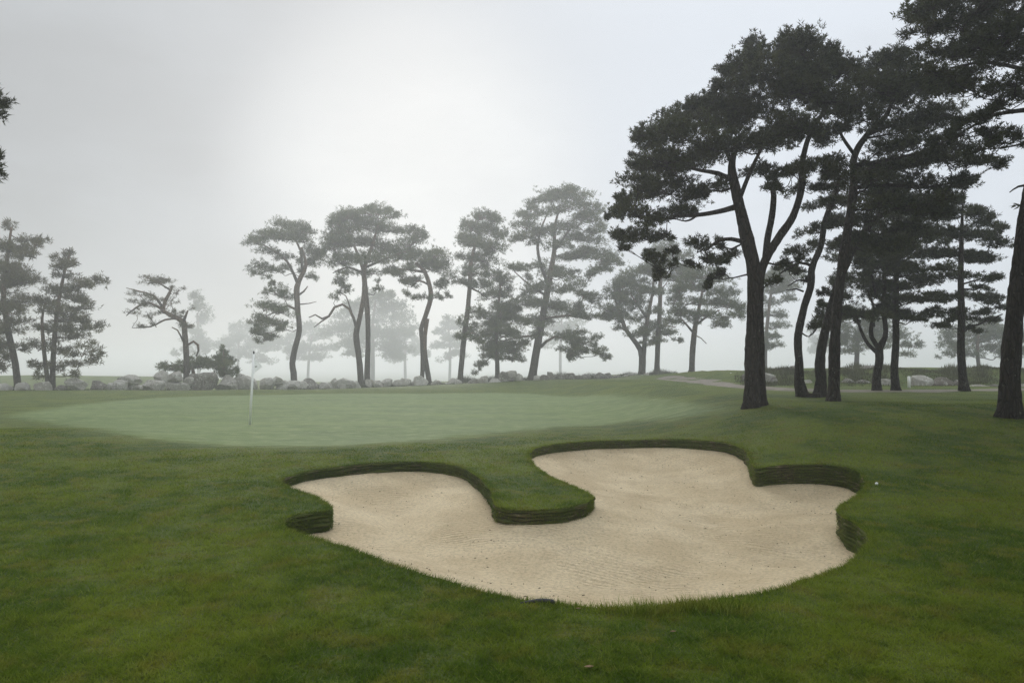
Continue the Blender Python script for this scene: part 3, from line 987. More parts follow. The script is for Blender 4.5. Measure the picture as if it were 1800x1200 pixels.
pine('pine_tree', 'pine with the thickest black trunk, at the picture edge, crown overhanging from above', 'tree', 14.8,
     [[(1773, 718, 38), (1775, 680, 36), (1778, 620, 33), (1784, 550, 31), (1791, 480, 29), (1800, 410, 27), (1812, 330, 24), (1830, 230, 20), (1850, 120, 16), (1860, 20, 10), (1865, -60, 6)]],
     [(1610, 12, 32, 18, -.5), (1660, 0, 60, 26), (1720, 5, 60, 26), (1780, 10, 60, 28), (1630, 45, 40, 14), (1690, 45, 60, 20), (1760, 55, 60, 22), (1640, 85, 40, 12), (1700, 92, 60, 22), (1770, 100, 50, 20), (1640, 122, 44, 12), (1700, 130, 60, 18),
      (1780, 140, 40, 14), (1668, 158, 40, 10), (1740, 158, 36, 10), (1720, 205, 36, 12), (1690, 232, 34, 10), (1650, 250, 24, 9), (1760, 185, 26, 8), (1745, 235, 40, 10), (1720, 262, 26, 8), (1780, 240, 30, 10),
      (1850, 60, 60, 30), (1900, 0, 80, 30), (1860, -60, 90, 35), (1740, -50, 80, 30), (1930, 90, 60, 24), (1880, 180, 50, 18)],
     limbs=[[(1835, 190, 12), (1790, 195, 9), (1745, 203, 7), (1700, 228, 4)], [(1845, 140, 11), (1790, 120, 8), (1730, 110, 6), (1670, 120, 4)], [(1852, 100, 10), (1780, 60, 8), (1710, 40, 6), (1640, 40, 4)],
            [(1812, 325, 6), (1790, 328, 4), (1775, 338, 2)], [(1830, 230, 6), (1790, 255, 4), (1740, 262, 2.5)]],
     tuft=.12, needles=17, fill=.55, group=GN, sides=34, rough=.10)

# pine mostly outside the frame whose bough ends hang in
pine('pine_tree', 'bough tips of a near pine hanging in at the upper edge of the sky', 'tree', 12,
     [[(-190, 800, 34), (-195, 600, 30), (-200, 400, 26), (-195, 200, 20), (-180, 60, 12), (-170, -60, 6)]],
     [(-14, 160, 22, 14, 0), (-4, 178, 30, 10, 0), (-10, 200, 22, 9, 0), (-20, 145, 16, 8, 0), (-6, 268, 26, 9, 0), (-12, 290, 24, 9, 0), (-14, 305, 20, 7, 0),
      (-120, 40, 60, 26), (-200, -20, 80, 30), (-260, 120, 70, 26), (-110, 170, 50, 18), (-240, 230, 60, 20), (-110, 270, 50, 16), (-300, 30, 60, 24), (-180, -100, 80, 30), (-90, 110, 40, 14), (-270, 320, 50, 16)],
     limbs=[[(-195, 220, 12), (-120, 190, 8), (-60, 178, 5), (-5, 178, 2)], [(-197, 300, 12), (-120, 285, 8), (-60, 275, 5), (-5, 275, 2)]],
     tuft=.12, needles=16, sides=14, rough=.06, depth=.6, wid=.02)

# pines of the same stand just outside the frame, whose crowns shade the near grass and sand
def px_of(x, y, z):
    d = np.array([x, y, z - EYE])
    f = d[1] * CP + d[2] * SP
    return 900 + 1200 * d[0] / f, 600 - 1200 * (d[2] * CP - d[1] * SP) / f


for (x, y, hgt, lab) in ((11.6, 8.2, 10.5, 'tall pine of the dark stand just outside the picture beside the bunker'), (10.2, 3.4, 9.5, 'spreading pine just outside the picture above the near grass'), (14.6, 12.2, 11, 'pine just outside the picture next to the thickest black trunk')):
    k = 1200 / y
    st = [(*px_of(x + .25 * math.sin(i * 1.3), y, .5 + hgt * i / 6), (.5 - .06 * i) * k) for i in range(7)]
    pd = []
    for i in range(62):
        a, rr = rng.uniform(0, 6.28), rng.uniform(.3, 3.6)
        zz = 4.6 + (hgt - 4.4) * rng.uniform(0, 1) ** .8
        rr *= 1.1 - .5 * (zz - 4.6) / (hgt - 4.6)
        X, Yo = x + rr * math.cos(a), rr * math.sin(a)
        if X < .80 * (y + Yo) + 1.0 and zz < 2.9 + .58 * (y + Yo):
            continue
        q_ = px_of(X, y + Yo, zz)
        pd.append((q_[0], q_[1], rng.uniform(1.0, 1.6) * k, rng.uniform(.35, .5) * k, Yo))
    pine('pine_tree', lab, 'tree', y, [st], pd, tuft=.24, needles=8, wid=.06, dens=7, group=GN, sides=12, rough=.06)

# row of pines at the stone wall
GW = 'misty pines along the stone wall'
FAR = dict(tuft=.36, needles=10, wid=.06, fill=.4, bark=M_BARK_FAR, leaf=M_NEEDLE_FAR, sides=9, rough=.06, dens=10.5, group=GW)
pine('pine_tree', 'pine cut off by the picture edge beside the conical two-stemmed pine', 'tree', 56.3,
     [[(32, 676, 13), (27, 640, 12), (14, 580, 11), (6, 520, 9), (12, 460, 7), (20, 400, 4)]],
     [(18, 398, 14, 12), (55, 418, 26, 10), (65, 428, 18, 8), (15, 435, 40, 16), (50, 445, 26, 10), (10, 470, 50, 18), (40, 492, 40, 16), (-10, 505, 50, 20), (45, 525, 36, 14), (5, 540, 50, 18), (-30, 570, 50, 18), (30, 565, 30, 12), (-20, 605, 40, 16), (36, 610, 18, 10), (-10, 640, 24, 10)],
     **{**FAR, 'leaf': M_NEEDLE_DRY})
pine('pine_tree', 'conical two-stemmed pine with low sweeping boughs behind the wall', 'tree', 56.8,
     [[(92, 680, 12), (93, 640, 10), (96, 590, 9), (103, 530, 7), (113, 480, 5), (124, 440, 2.5)], [(87, 678, 9), (80, 640, 8), (76, 600, 7), (74, 560, 5), (80, 530, 3)]],
     [(127, 442, 7, 9, 0), (98, 452, 12, 8), (118, 462, 16, 10), (112, 482, 26, 10), (175, 492, 22, 9), (150, 500, 30, 10), (105, 510, 36, 12), (135, 525, 34, 12), (80, 530, 24, 12), (110, 545, 46, 14), (150, 540, 20, 8),
      (172, 572, 20, 9), (145, 562, 26, 9), (90, 575, 40, 12), (130, 590, 40, 10), (70, 605, 30, 11), (110, 615, 36, 10), (152, 605, 22, 7), (172, 622, 16, 7), (150, 635, 24, 8), (62, 640, 22, 9), (105, 640, 36, 9), (128, 656, 18, 7), (70, 660, 14, 6)],
     **{**FAR, 'leaf': M_NEEDLE_DRY, 'dens': 11})
pine('pine_tree', 'bent wind-broken pine leaning sideways with a ragged thin crown, by the dark boulder', 'tree', 67.5,
     [[(327, 672, 12), (328, 640, 11), (327, 610, 11), (325, 585, 11), (323, 566, 11), (312, 559, 10), (298, 553, 9), (286, 545, 8), (290, 530, 7), (298, 515, 6), (303, 502, 4)]],
     [(262, 487, 22, 5), (290, 490, 22, 4), (275, 496, 26, 5), (315, 508, 14, 3), (245, 515, 22, 5), (270, 522, 26, 5), (235, 528, 16, 4), (300, 528, 14, 4), (255, 535, 24, 4), (288, 547, 12, 8), (228, 548, 12, 4), (262, 552, 16, 4), (245, 573, 20, 4), (270, 568, 12, 3), (318, 570, 9, 7), (335, 572, 7, 6), (318, 548, 8, 5), (340, 540, 6, 3)],
     limbs=[[(288, 545, 7), (262, 532, 5), (240, 540, 4), (222, 555, 2)], [(286, 540, 6), (270, 520, 4), (245, 512, 3), (222, 506, 1.5)], [(322, 566, 6), (326, 556, 5), (330, 546, 3)], [(300, 510, 4), (280, 498, 3), (258, 488, 2)],
            [(330, 606, 5), (340, 600, 5), (348, 606, 5), (349, 616, 4), (345, 626, 3)], [(312, 560, 5), (290, 562, 4), (265, 574, 3), (232, 576, 1.5)], [(322, 600, 4), (312, 580, 3), (302, 575, 2)]],
     **{**FAR, 'leaf': M_NEEDLE_DRY, 'dens': 8, 'tuft': .28, 'wid': .035, 'needles': 9, 'fill': .5})
pine('pine_shrub', 'low dark sprawling pine bush growing over the pale boulders', 'bush', 69.5,
     [[(338, 668, 8), (340, 655, 7), (338, 645, 5)]],
     [(285, 640, 10, 7), (300, 647, 22, 8), (330, 645, 26, 9), (352, 640, 24, 10), (318, 638, 18, 7), (368, 636, 18, 10), (345, 628, 14, 7)], **{**FAR, 'dens': 13, 'group': 'young pines'})
pine('young_pine', 'young upright bushy pine above the grey boulders by the flag', 'tree', 72,
     [[(394, 672, 5), (394, 645, 4), (393, 615, 2)]],
     [(393, 612, 4, 8, 0), (392, 624, 10, 7), (382, 630, 10, 6), (405, 632, 10, 6), (395, 640, 20, 8), (378, 645, 14, 7), (410, 648, 12, 7), (395, 655, 22, 7), (418, 652, 6, 4)], **{**FAR, 'tuft': .26, 'dens': 10, 'group': 'young pines'})
pine('pine_tree', 'curved single-stemmed pine with a lower bough on one side, next past the flag', 'tree', 82,
     [[(518, 676, 13), (516, 655, 13), (514, 638, 12), (519, 610, 12), (526, 580, 11), (523, 540, 11), (522, 505, 11), (530, 485, 9), (538, 465, 7), (530, 435, 4)]],
     [(500, 396, 34, 10), (468, 412, 26, 9), (530, 400, 28, 10), (450, 424, 22, 8), (490, 415, 40, 11), (535, 420, 30, 12), (548, 440, 26, 12), (470, 440, 28, 9), (455, 465, 20, 9), (448, 478, 12, 7), (500, 450, 24, 8), (540, 460, 24, 12), (500, 470, 18, 7), (560, 450, 18, 14), (470, 487, 12, 4), (548, 485, 14, 8),
      (485, 510, 26, 9), (505, 520, 18, 8), (465, 535, 26, 10), (495, 545, 26, 10), (455, 560, 22, 9), (480, 568, 30, 10), (500, 575, 16, 7), (460, 585, 20, 9), (480, 590, 16, 6), (452, 598, 10, 5)],
     limbs=[[(523, 545, 6), (505, 537, 5), (485, 548, 4), (468, 555, 2)], [(524, 500, 7), (505, 460, 5), (480, 440, 4), (462, 430, 2)], [(523, 520, 5), (534, 512, 4), (541, 503, 2)], [(525, 535, 3), (545, 533, 2), (556, 530, 1)], [(532, 480, 6), (528, 440, 5), (515, 415, 3)]],
     **FAR)
pine('pine_tree', 'tall twin-trunked pine with a looping bare bough and dense broad crown', 'tree', 82,
     [[(635, 676, 13), (633, 650, 13), (630, 620, 12), (626, 588, 12), (632, 560, 10), (638, 530, 9), (640, 500, 8), (637, 470, 7), (622, 430, 5)], [(645, 676, 13), (646, 640, 11), (647, 600, 10), (646, 550, 11), (641, 500, 11), (641, 470, 9), (655, 430, 6), (665, 395, 4)]],
     [(668, 364, 24, 9), (648, 372, 30, 9), (610, 378, 30, 10), (590, 385, 20, 9), (685, 380, 22, 9), (640, 395, 50, 14), (595, 405, 26, 14), (690, 402, 40, 11), (730, 405, 24, 9), (745, 415, 14, 8), (620, 425, 50, 16), (670, 430, 50, 14), (720, 425, 36, 11), (585, 430, 22, 12), (600, 455, 36, 12),
      (650, 455, 46, 13), (700, 450, 36, 11), (735, 445, 18, 9), (610, 478, 22, 9), (660, 478, 30, 8), (690, 475, 24, 7), (595, 495, 16, 8), (588, 520, 10, 7), (665, 505, 10, 7), (612, 510, 10, 6)],
     limbs=[[(627, 580, 6), (622, 560, 6), (614, 543, 5), (602, 535, 5), (588, 540, 5), (578, 556, 5), (566, 560, 4), (554, 553, 3), (543, 558, 2)], [(578, 556, 4), (565, 565, 3), (552, 575, 1.5)], [(618, 548, 3), (608, 520, 2), (600, 515, 1)], [(640, 480, 6), (610, 470, 4), (585, 480, 2)], [(642, 470, 6), (690, 450, 4), (720, 440, 2)]],
     **{**FAR, 'fill': .6})
pine('pine_tree', 'slim pair of crossing stems under a small lopsided crown', 'tree', 81,
     [[(741, 677, 9), (743, 640, 9), (742, 600, 9), (740, 578, 9), (748, 555, 10), (757, 525, 10), (756, 505, 9), (751, 488, 9), (746, 476, 8), (730, 462, 5)], [(756, 678, 10), (751, 650, 10), (747, 620, 9), (747, 590, 9), (751, 560, 9)]],
     [(765, 445, 26, 10), (745, 455, 34, 11), (778, 462, 22, 12), (720, 468, 24, 9), (760, 470, 34, 10), (790, 485, 14, 12), (775, 500, 20, 10), (700, 480, 18, 7), (715, 495, 20, 8), (735, 490, 16, 7), (712, 515, 12, 6), (735, 522, 10, 6), (785, 520, 12, 7), (760, 520, 10, 6)],
     limbs=[[(747, 478, 7), (725, 475, 5), (700, 472, 3)], [(753, 500, 5), (735, 493, 4), (722, 505, 2)]],
     **{**FAR, 'fill': .6})
pine('pine_tree', 'straight leaning pine just beyond the slim crossing stems, tall narrow crown', 'tree', 82,
     [[(808, 676, 12), (811, 640, 11), (816, 590, 11), (822, 545, 10), (826, 500, 9), (828, 460, 8), (838, 420, 5)]],
     [(845, 378, 26, 9), (862, 390, 26, 11), (825, 392, 24, 10), (845, 405, 40, 12), (880, 410, 20, 11), (815, 415, 22, 10), (835, 428, 38, 12), (870, 432, 28, 12), (820, 450, 26, 10), (850, 455, 34, 11), (830, 475, 32, 10), (812, 495, 22, 8), (845, 500, 26, 9), (865, 480, 20, 10), (812, 565, 14, 10), (830, 580, 24, 10), (812, 590, 16, 8), (845, 600, 18, 8), (835, 545, 16, 9)],
     limbs=[[(826, 505, 5), (840, 512, 4), (852, 520, 2)], [(817, 590, 4), (830, 585, 3), (842, 590, 2)]],
     **{**FAR, 'fill': .6})
pine('pine_tree', 'tallest wide pine of the wall row, layered crown reaching low on both sides', 'tree', 86,
     [[(934, 672, 19), (939, 640, 17), (946, 600, 16), (955, 550, 14), (966, 490, 12), (974, 440, 9), (975, 400, 6), (985, 360, 3)]],
     [(1000, 334, 24, 8), (975, 345, 32, 10), (1020, 345, 30, 10), (940, 352, 20, 8), (1045, 365, 24, 9), (985, 365, 50, 12), (930, 375, 24, 9), (1030, 380, 34, 10), (925, 395, 32, 11), (960, 405, 30, 9), (1000, 400, 36, 10), (1050, 395, 20, 7), (910, 418, 26, 10), (1030, 418, 44, 11), (985, 430, 34, 10), (940, 425, 18, 8),
      (1055, 442, 36, 10), (1010, 450, 40, 11), (1075, 462, 26, 8), (945, 465, 26, 9), (985, 480, 40, 11), (1040, 480, 30, 9), (905, 470, 22, 9), (950, 505, 40, 12), (1000, 505, 36, 10), (1040, 520, 26, 8), (920, 530, 36, 12), (970, 535, 40, 11), (1010, 545, 36, 9), (1040, 555, 22, 7), (900, 555, 26, 11), (945, 562, 40, 11), (890, 585, 36, 12),
      (940, 590, 30, 9), (1000, 585, 36, 9), (1030, 598, 34, 10), (1005, 615, 26, 9), (1050, 615, 18, 8), (870, 605, 30, 11), (905, 610, 26, 9), (860, 625, 26, 9), (895, 630, 22, 7), (1068, 628, 10, 5), (845, 640, 16, 7), (835, 655, 8, 5), (1000, 630, 12, 6)],
     limbs=[[(950, 610, 7), (960, 600, 6), (975, 592, 5), (1000, 597, 3), (1030, 605, 2)], [(964, 500, 8), (952, 470, 7), (945, 435, 6), (952, 400, 4), (965, 370, 2)], [(975, 440, 6), (1000, 405, 4), (1015, 375, 2)], [(960, 520, 6), (930, 500, 4), (905, 478, 2)], [(955, 560, 6), (1000, 555, 4), (1035, 562, 2)],
            [(948, 590, 6), (915, 592, 4), (880, 600, 2)], [(1000, 597, 3), (1050, 620, 2), (1075, 632, 1.5)]],
     **{**FAR, 'fill': .8, 'dens': 11.5})
pine('pine_tree', 'hazy pine half hidden behind the tallest wide pine', 'tree', 86,
     [[(874, 672, 10), (874, 640, 9), (872, 600, 8), (875, 550, 6), (880, 500, 4)]],
     [(885, 490, 22, 12), (870, 515, 30, 14), (890, 540, 30, 14), (860, 555, 30, 14), (880, 580, 36, 14), (855, 590, 26, 12)], **{**FAR, 'fill': .8, 'dens': 11.5})
pine('pine_tree', 'spreading pine forking from a short trunk on the stony berm', 'tree', 87,
     [[(1127, 668, 13), (1128, 640, 12), (1126, 615, 12), (1112, 595, 9), (1098, 575, 8), (1092, 555, 7), (1084, 535, 5), (1080, 510, 3)], [(1130, 640, 10), (1133, 600, 9), (1138, 560, 8), (1146, 520, 6), (1150, 480, 4)]],
     [(1115, 480, 34, 11), (1145, 470, 26, 10), (1090, 500, 32, 11), (1125, 505, 38, 11), (1075, 520, 26, 10), (1110, 530, 34, 10), (1150, 510, 24, 9), (1065, 542, 20, 8), (1090, 550, 30, 9), (1130, 555, 26, 8), (1150, 575, 30, 9), (1120, 585, 22, 7), (1065, 560, 14, 6), (1155, 545, 20, 8), (1090, 575, 16, 6)],
     limbs=[[(1126, 612, 7), (1105, 585, 5), (1090, 575, 3)], [(1138, 560, 5), (1120, 535, 4), (1108, 515, 2)]], **{**FAR, 'fill': .8, 'dens': 11.5})
pine('pine_tree', 'pale straight stem beside the spreading pine, crown behind the dark hanging bough', 'tree', 88,
     [[(1155, 670, 12), (1155, 640, 11), (1157, 590, 10), (1160, 540, 9), (1161, 490, 8), (1165, 450, 5)]],
     [(1172, 430, 28, 11), (1150, 445, 26, 10), (1195, 450, 26, 11), (1175, 465, 38, 12), (1205, 475, 20, 10), (1150, 480, 24, 9), (1185, 490, 26, 9), (1180, 565, 22, 8), (1170, 585, 34, 9), (1195, 598, 14, 6), (1155, 600, 22, 7), (1135, 600, 14, 6)],
     limbs=[[(1160, 510, 3), (1170, 500, 2), (1176, 490, 1)], [(1157, 580, 4), (1172, 572, 3), (1188, 575, 2)]], **FAR)
pine('pine_tree', 'round-headed hazy pine standing alone where the path bends', 'tree', 73,
     [[(1215, 673, 14), (1216, 650, 12), (1218, 610, 12), (1222, 575, 10), (1228, 545, 7), (1235, 510, 4)]],
     [(1240, 478, 34, 11), (1215, 490, 30, 11), (1265, 490, 30, 11), (1195, 505, 24, 10), (1235, 505, 44, 12), (1280, 515, 28, 11), (1185, 525, 24, 10), (1215, 528, 36, 11), (1260, 530, 40, 11), (1295, 535, 18, 9), (1195, 545, 22, 9), (1235, 550, 36, 10), (1280, 555, 26, 9), (1298, 555, 12, 7), (1210, 562, 20, 6), (1275, 572, 12, 5), (1175, 560, 12, 7)],
     limbs=[[(1219, 585, 5), (1208, 572, 4), (1198, 560, 2)], [(1220, 588, 3), (1232, 594, 2), (1242, 604, 1.5)], [(1222, 572, 5), (1245, 555, 4), (1265, 545, 2)]], **FAR)
pine('pine_tree', 'hazy pine behind the trunk of the largest dark pine', 'tree', 96,
     [[(1345, 666, 9), (1345, 630, 8), (1347, 590, 7), (1352, 540, 6), (1358, 500, 4)]],
     [(1370, 480, 30, 11), (1345, 490, 26, 11), (1390, 500, 22, 10), (1360, 510, 40, 12), (1385, 525, 22, 9), (1340, 530, 26, 10), (1355, 550, 30, 11), (1370, 570, 24, 9), (1350, 590, 26, 10), (1340, 610, 22, 9), (1365, 605, 16, 8)], **FAR)

# pines lost in the fog
GF = 'pines fading into the fog'
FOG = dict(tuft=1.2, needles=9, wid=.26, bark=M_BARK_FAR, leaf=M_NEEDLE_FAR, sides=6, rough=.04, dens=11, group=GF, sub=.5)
for (lab, Y, st, pads) in (
    ('faint pine ghost right behind the bent broken pine', 330, [[(350, 660, 8), (349, 610, 7), (347, 550, 4)]],
     [(345, 520, 14, 10), (350, 540, 20, 12), (360, 560, 20, 12), (335, 580, 24, 12), (350, 600, 30, 12), (325, 615, 20, 10), (370, 612, 20, 9)]),
    ('low faint fog pine between the young pine and the flag', 370, [[(418, 660, 6), (419, 620, 5), (421, 580, 3)]],
     [(430, 575, 26, 11), (455, 585, 24, 11), (415, 595, 30, 12), (445, 605, 34, 12), (400, 610, 22, 9), (470, 612, 24, 10), (425, 622, 36, 9), (455, 632, 28, 8), (405, 630, 20, 8)]),
    ('faint fog pine seen through the lower bough of the curved pine', 350, [[(541, 660, 6), (543, 630, 5), (548, 590, 3)]],
     [(545, 575, 26, 11), (520, 590, 22, 11), (565, 590, 28, 12), (545, 610, 34, 12), (580, 610, 20, 9), (515, 612, 18, 8), (480, 600, 24, 12), (560, 625, 22, 8), (520, 628, 18, 8)]),
    ('broad faint pine with a domed crown behind the twin-trunked pine', 290, [[(655, 660, 10), (655, 625, 9), (655, 570, 6), (660, 530, 4)]],
     [(665, 520, 30, 12), (640, 535, 36, 14), (690, 540, 34, 14), (610, 550, 30, 13), (660, 560, 50, 16), (710, 560, 26, 12), (595, 575, 34, 14), (640, 585, 50, 15), (690, 585, 44, 14), (615, 605, 34, 11), (725, 585, 16, 9), (665, 608, 40, 11), (705, 610, 24, 9), (690, 625, 30, 9), (620, 622, 22, 8)]),
    ('small faint pine between the twin-trunked pine and the crossing stems', 380, [[(713, 660, 6), (712, 630, 5), (714, 600, 3)]],
     [(712, 590, 22, 10), (695, 602, 20, 9), (730, 605, 18, 9), (712, 615, 28, 9), (745, 620, 14, 7), (700, 630, 20, 7)]),
    ('faint tiered pine between the crossing stems and the straight leaning pine', 330, [[(790, 662, 6), (791, 620, 5), (788, 570, 3)]],
     [(787, 558, 16, 7), (795, 572, 22, 8), (778, 582, 20, 8), (795, 595, 26, 9), (775, 608, 22, 8), (800, 618, 20, 7), (780, 630, 16, 6)]),
    ('faint pine ghost behind the tallest wide pine, over the berm', 330, [[(985, 660, 6), (985, 610, 5), (988, 550, 3)]],
     [(990, 540, 26, 12), (965, 560, 28, 12), (1010, 570, 26, 12), (985, 590, 36, 12)]),
    ('blue-grey fog pine behind the forking small pine', 85, [[(1505, 655, 11), (1506, 630, 10), (1508, 600, 8), (1512, 570, 5)]],
     [(1510, 555, 40, 14), (1475, 575, 36, 14), (1545, 575, 40, 14), (1510, 590, 50, 14), (1580, 590, 34, 12), (1460, 600, 28, 11), (1540, 608, 40, 11), (1600, 605, 20, 9), (1490, 615, 26, 8), (1595, 622, 16, 6)]),
    ('low spreading blue-grey fog pine behind the thick edge trunk', 85, [[(1722, 655, 9), (1720, 640, 8), (1718, 615, 7), (1720, 580, 5)]],
     [(1720, 570, 40, 14), (1685, 585, 36, 13), (1760, 580, 40, 14), (1720, 595, 60, 14), (1675, 605, 30, 10), (1790, 595, 40, 14), (1745, 612, 44, 10), (1665, 622, 16, 7), (1700, 620, 26, 7), (1790, 618, 30, 9), (1830, 590, 40, 16)]),
    ('faint fog pine left of the boulder where the posts stand', 350, [[(1445, 655, 5), (1445, 620, 4), (1446, 580, 3)]],
     [(1440, 575, 20, 10), (1425, 595, 20, 10), (1455, 600, 22, 10), (1440, 615, 24, 9)]),
):
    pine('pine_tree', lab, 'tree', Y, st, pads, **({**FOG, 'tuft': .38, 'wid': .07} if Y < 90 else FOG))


# ------------------------------------------------------------------ stones
def boulder(name, x0, x1, yt, yb, Y, mat, parent=None, sink=.15, squash=.0):
    a, b = at(x0, yb, Y), at(x1, yt, Y)
    cx, w = (a[0] + b[0]) / 2, (b[0] - a[0]) / 2 * 1.12
    zb, zt = a[2], b[2]
    h = (zt - zb) / 2
    n_lat, n_lon = 14, 24
    ph = rng.uniform(0, 6.28, 8)
    fl = rng.uniform(.62, .85)
    V, F = [], []
    cuts = [(rng.normal(0, 1, 3), rng.uniform(.60, .88)) for _ in range(11)]
    cuts = [(c / np.linalg.norm(c), d) for c, d in cuts]
    for i in range(n_lat + 1):
        th = math.pi * i / n_lat
        for j in range(n_lon):
            p = 2 * math.pi * j / n_lon
            v = np.array([math.sin(th) * math.cos(p), math.sin(th) * math.sin(p), math.cos(th)])
            v = np.sign(v) * np.abs(v) ** fl
            for c, d in cuts:
                e = v.dot(c)
                if e > d:
                    v = v - c * (e - d)
            v = v * (1 + .05 * math.sin(3 * p + ph[0]) * math.sin(th) + .05 * math.sin(4 * th + ph[1] + p))
            V.append(v)
    V = np.array(V)
    V[:, 0] *= w / max(abs(V[:, 0]).max(), .01)
    V[:, 1] *= min(w, h * 1.6) * .9
    V[:, 2] = (V[:, 2] - V[:, 2].min()) / (V[:, 2].max() - V[:, 2].min())
    zz = zb - sink * (zt - zb)
    V[:, 2] = zz + V[:, 2] * (zt - zz)
    V = V + np.array([cx, Y, 0])
    for i in range(n_lat):
        for j in range(n_lon):
            k = (j + 1) % n_lon
            F.append((i * n_lon + j, (i + 1) * n_lon + j, (i + 1) * n_lon + k, i * n_lon + k))
    m = MB()
    m.add(V, F)
    return m.build(name, mat, parent, False)


def wall_Y(px):
    return 55 + 24 * S(80, 620, np.array(float(px))) + 6 * S(600, 1150, np.array(float(px)))


WALL_A = [(-12, 18, 673, 688), (27, 49, 671, 687), (59, 91, 670, 687), (95, 119, 676, 686), (119, 154, 663, 685), (156, 186, 668, 684), (185, 199, 672, 683), (195, 221, 666, 682), (207, 247, 658, 672), (217, 247, 671, 682),
          (246, 287, 667, 685), (288, 329, 667, 685), (272, 293, 651, 669), (294, 323, 652, 667), (322, 340, 662, 674), (335, 380, 654, 684), (382, 418, 658, 684), (414, 433, 655, 668), (416, 456, 659, 683), (456, 485, 663, 682), (474, 499, 661, 673),
          (486, 507, 668, 682), (502, 527, 668, 681), (525, 545, 669, 681), (532, 554, 664, 676), (544, 560, 671, 681), (556, 584, 671, 682), (581, 596, 664, 674), (594, 621, 664, 675), (619, 634, 669, 676), (642, 656, 666, 675), (655, 673, 668, 676), (671, 691, 665, 675), (689, 706, 667, 675), (704, 723, 664, 673), (721, 735, 668, 675),
          (728, 753, 660, 677), (757, 776, 667, 679), (776, 798, 672, 681), (789, 814, 664, 681)]
WALL_B = [(822, 841, 666, 682), (838, 857, 660, 681), (855, 881, 664, 681), (877, 893, 652, 673), (889, 911, 651, 661), (889, 907, 659, 669), (904, 919, 656, 667), (883, 906, 667, 679), (903, 926, 665, 678),
          (936, 950, 659, 669), (947, 963, 658, 668), (959, 975, 653, 668), (972, 993, 657, 668), (990, 1013, 655, 668), (1010, 1024, 660, 669), (1019, 1041, 657, 671), (1044, 1065, 654, 666), (1062, 1076, 655, 666), (1077, 1093, 659, 669), (1093, 1107, 658, 667), (1103, 1121, 655, 665), (1117, 1133, 658, 667), (1131, 1141, 655, 665),
          (1139, 1161, 660, 669), (1159, 1173, 662, 669), (1168, 1181, 660, 669)]
DARK_A = {(335, 380, 654, 684), (156, 186, 668, 684), (544, 560, 671, 681), (532, 554, 664, 676), (95, 119, 676, 686)}
for lst, lab in ((WALL_A, 'low wall of pale lichened boulders behind the flag, reaching to the edge of the picture'), (WALL_B, 'tumbled greyer stone wall with tufts of grass along the berm under the tallest pine')):
    c = at(lst[len(lst) // 2][0], lst[len(lst) // 2][3], wall_Y(lst[len(lst) // 2][0]))
    wl = empty('stone_wall', (c[0], wall_Y(lst[len(lst) // 2][0]), float(H(c[0], c[1]))), lab, 'wall', 'stone wall stretches')
    for (x0, x1, yt, yb) in lst:
        Y = float(wall_Y((x0 + x1) / 2)) + rng.uniform(-.15, .15)
        grounded = yb > 675 if x0 < 560 else yb > 664
        if grounded:                              # bed it into the ground
            g = at((x0 + x1) / 2, yb, Y)
            gz = float(H(g[0], Y))
            yb_ = yb + max(0, (g[2] - gz)) * 1200 / Y
        else:
            yb_ = yb + 4
        dark = (x0, x1, yt, yb) in DARK_A or (lst is WALL_B and rng.uniform() < .72)
        boulder('stone', x0, x1, yt, yb_, Y, M_STONE_DARK if dark else M_STONE, wl, .25 if grounded else .12)

GB = 'boulders on the rough bank'
for (x0, x1, yt, yb, Y, mt, lab) in (
    (1303, 1318, 656, 666, 37.6, M_STONE_DARK, 'small dark boulder peeping out beside the trunk of the largest pine'),
    (1338, 1363, 655, 668, 35.9, M_STONE, 'pale rounded boulder just past the largest pine trunk'),
    (1355, 1368, 662, 671, 35.5, M_STONE_DARK, 'little grey rock tucked against the pale rounded boulder'),
    (1388, 1405, 642, 656, 39.3, M_STONE_DARK, 'upper grey rock on the bank between the largest pine and twin stems'),
    (1362, 1378, 647, 655, 40.2, M_STONE_DARK, 'small rock on the bank crest behind the largest pine'),
    (1412, 1428, 667, 677, 34.2, M_STONE, 'grey rock seen between the two curving stems'),
    (1476, 1500, 664, 679, 34.2, M_STONE_DARK, 'low dark rock against the black straight trunk'),
    (1486, 1510, 646, 657, 40.2, M_STONE, 'domed grey rock on the bank crest under the fog pine'),
    (1512, 1545, 642, 657, 40.2, M_STONE_DARK, 'broad mossy rock on the bank crest behind the forking pine'),
    (1500, 1532, 667, 680, 34.2, M_STONE_DARK, 'long low rock at the bank foot before the forking pine'),
    (1545, 1569, 665, 678, 33.3, M_STONE, 'pinkish pale rock between the forking pine and slim pine'),
    (1598, 1636, 659, 680, 32.9, M_STONE, 'large sun-edged boulder right behind the white post'),
    (1637, 1676, 662, 681, 32.9, M_STONE_DARK, 'dark brown boulder next to the large one behind the post'),
    (1672, 1692, 666, 680, 32.9, M_STONE_DARK, 'grey boulder half hidden by the tiered pine trunk'),
    (1706, 1738, 675, 684, 32.1, M_STONE, 'flat pale rock between the tiered pine and the edge trunk'),
    (1738, 1756, 675, 683, 32.1, M_STONE_DARK, 'small flat rock touching the edge trunk'),
    (1790, 1812, 674, 686, 31.6, M_STONE, 'pale rock past the edge trunk'),
):
    o = boulder('boulder', x0, x1, yt, yb, Y, mt, None, .35)
    tag(o, lab, 'boulder', GB)


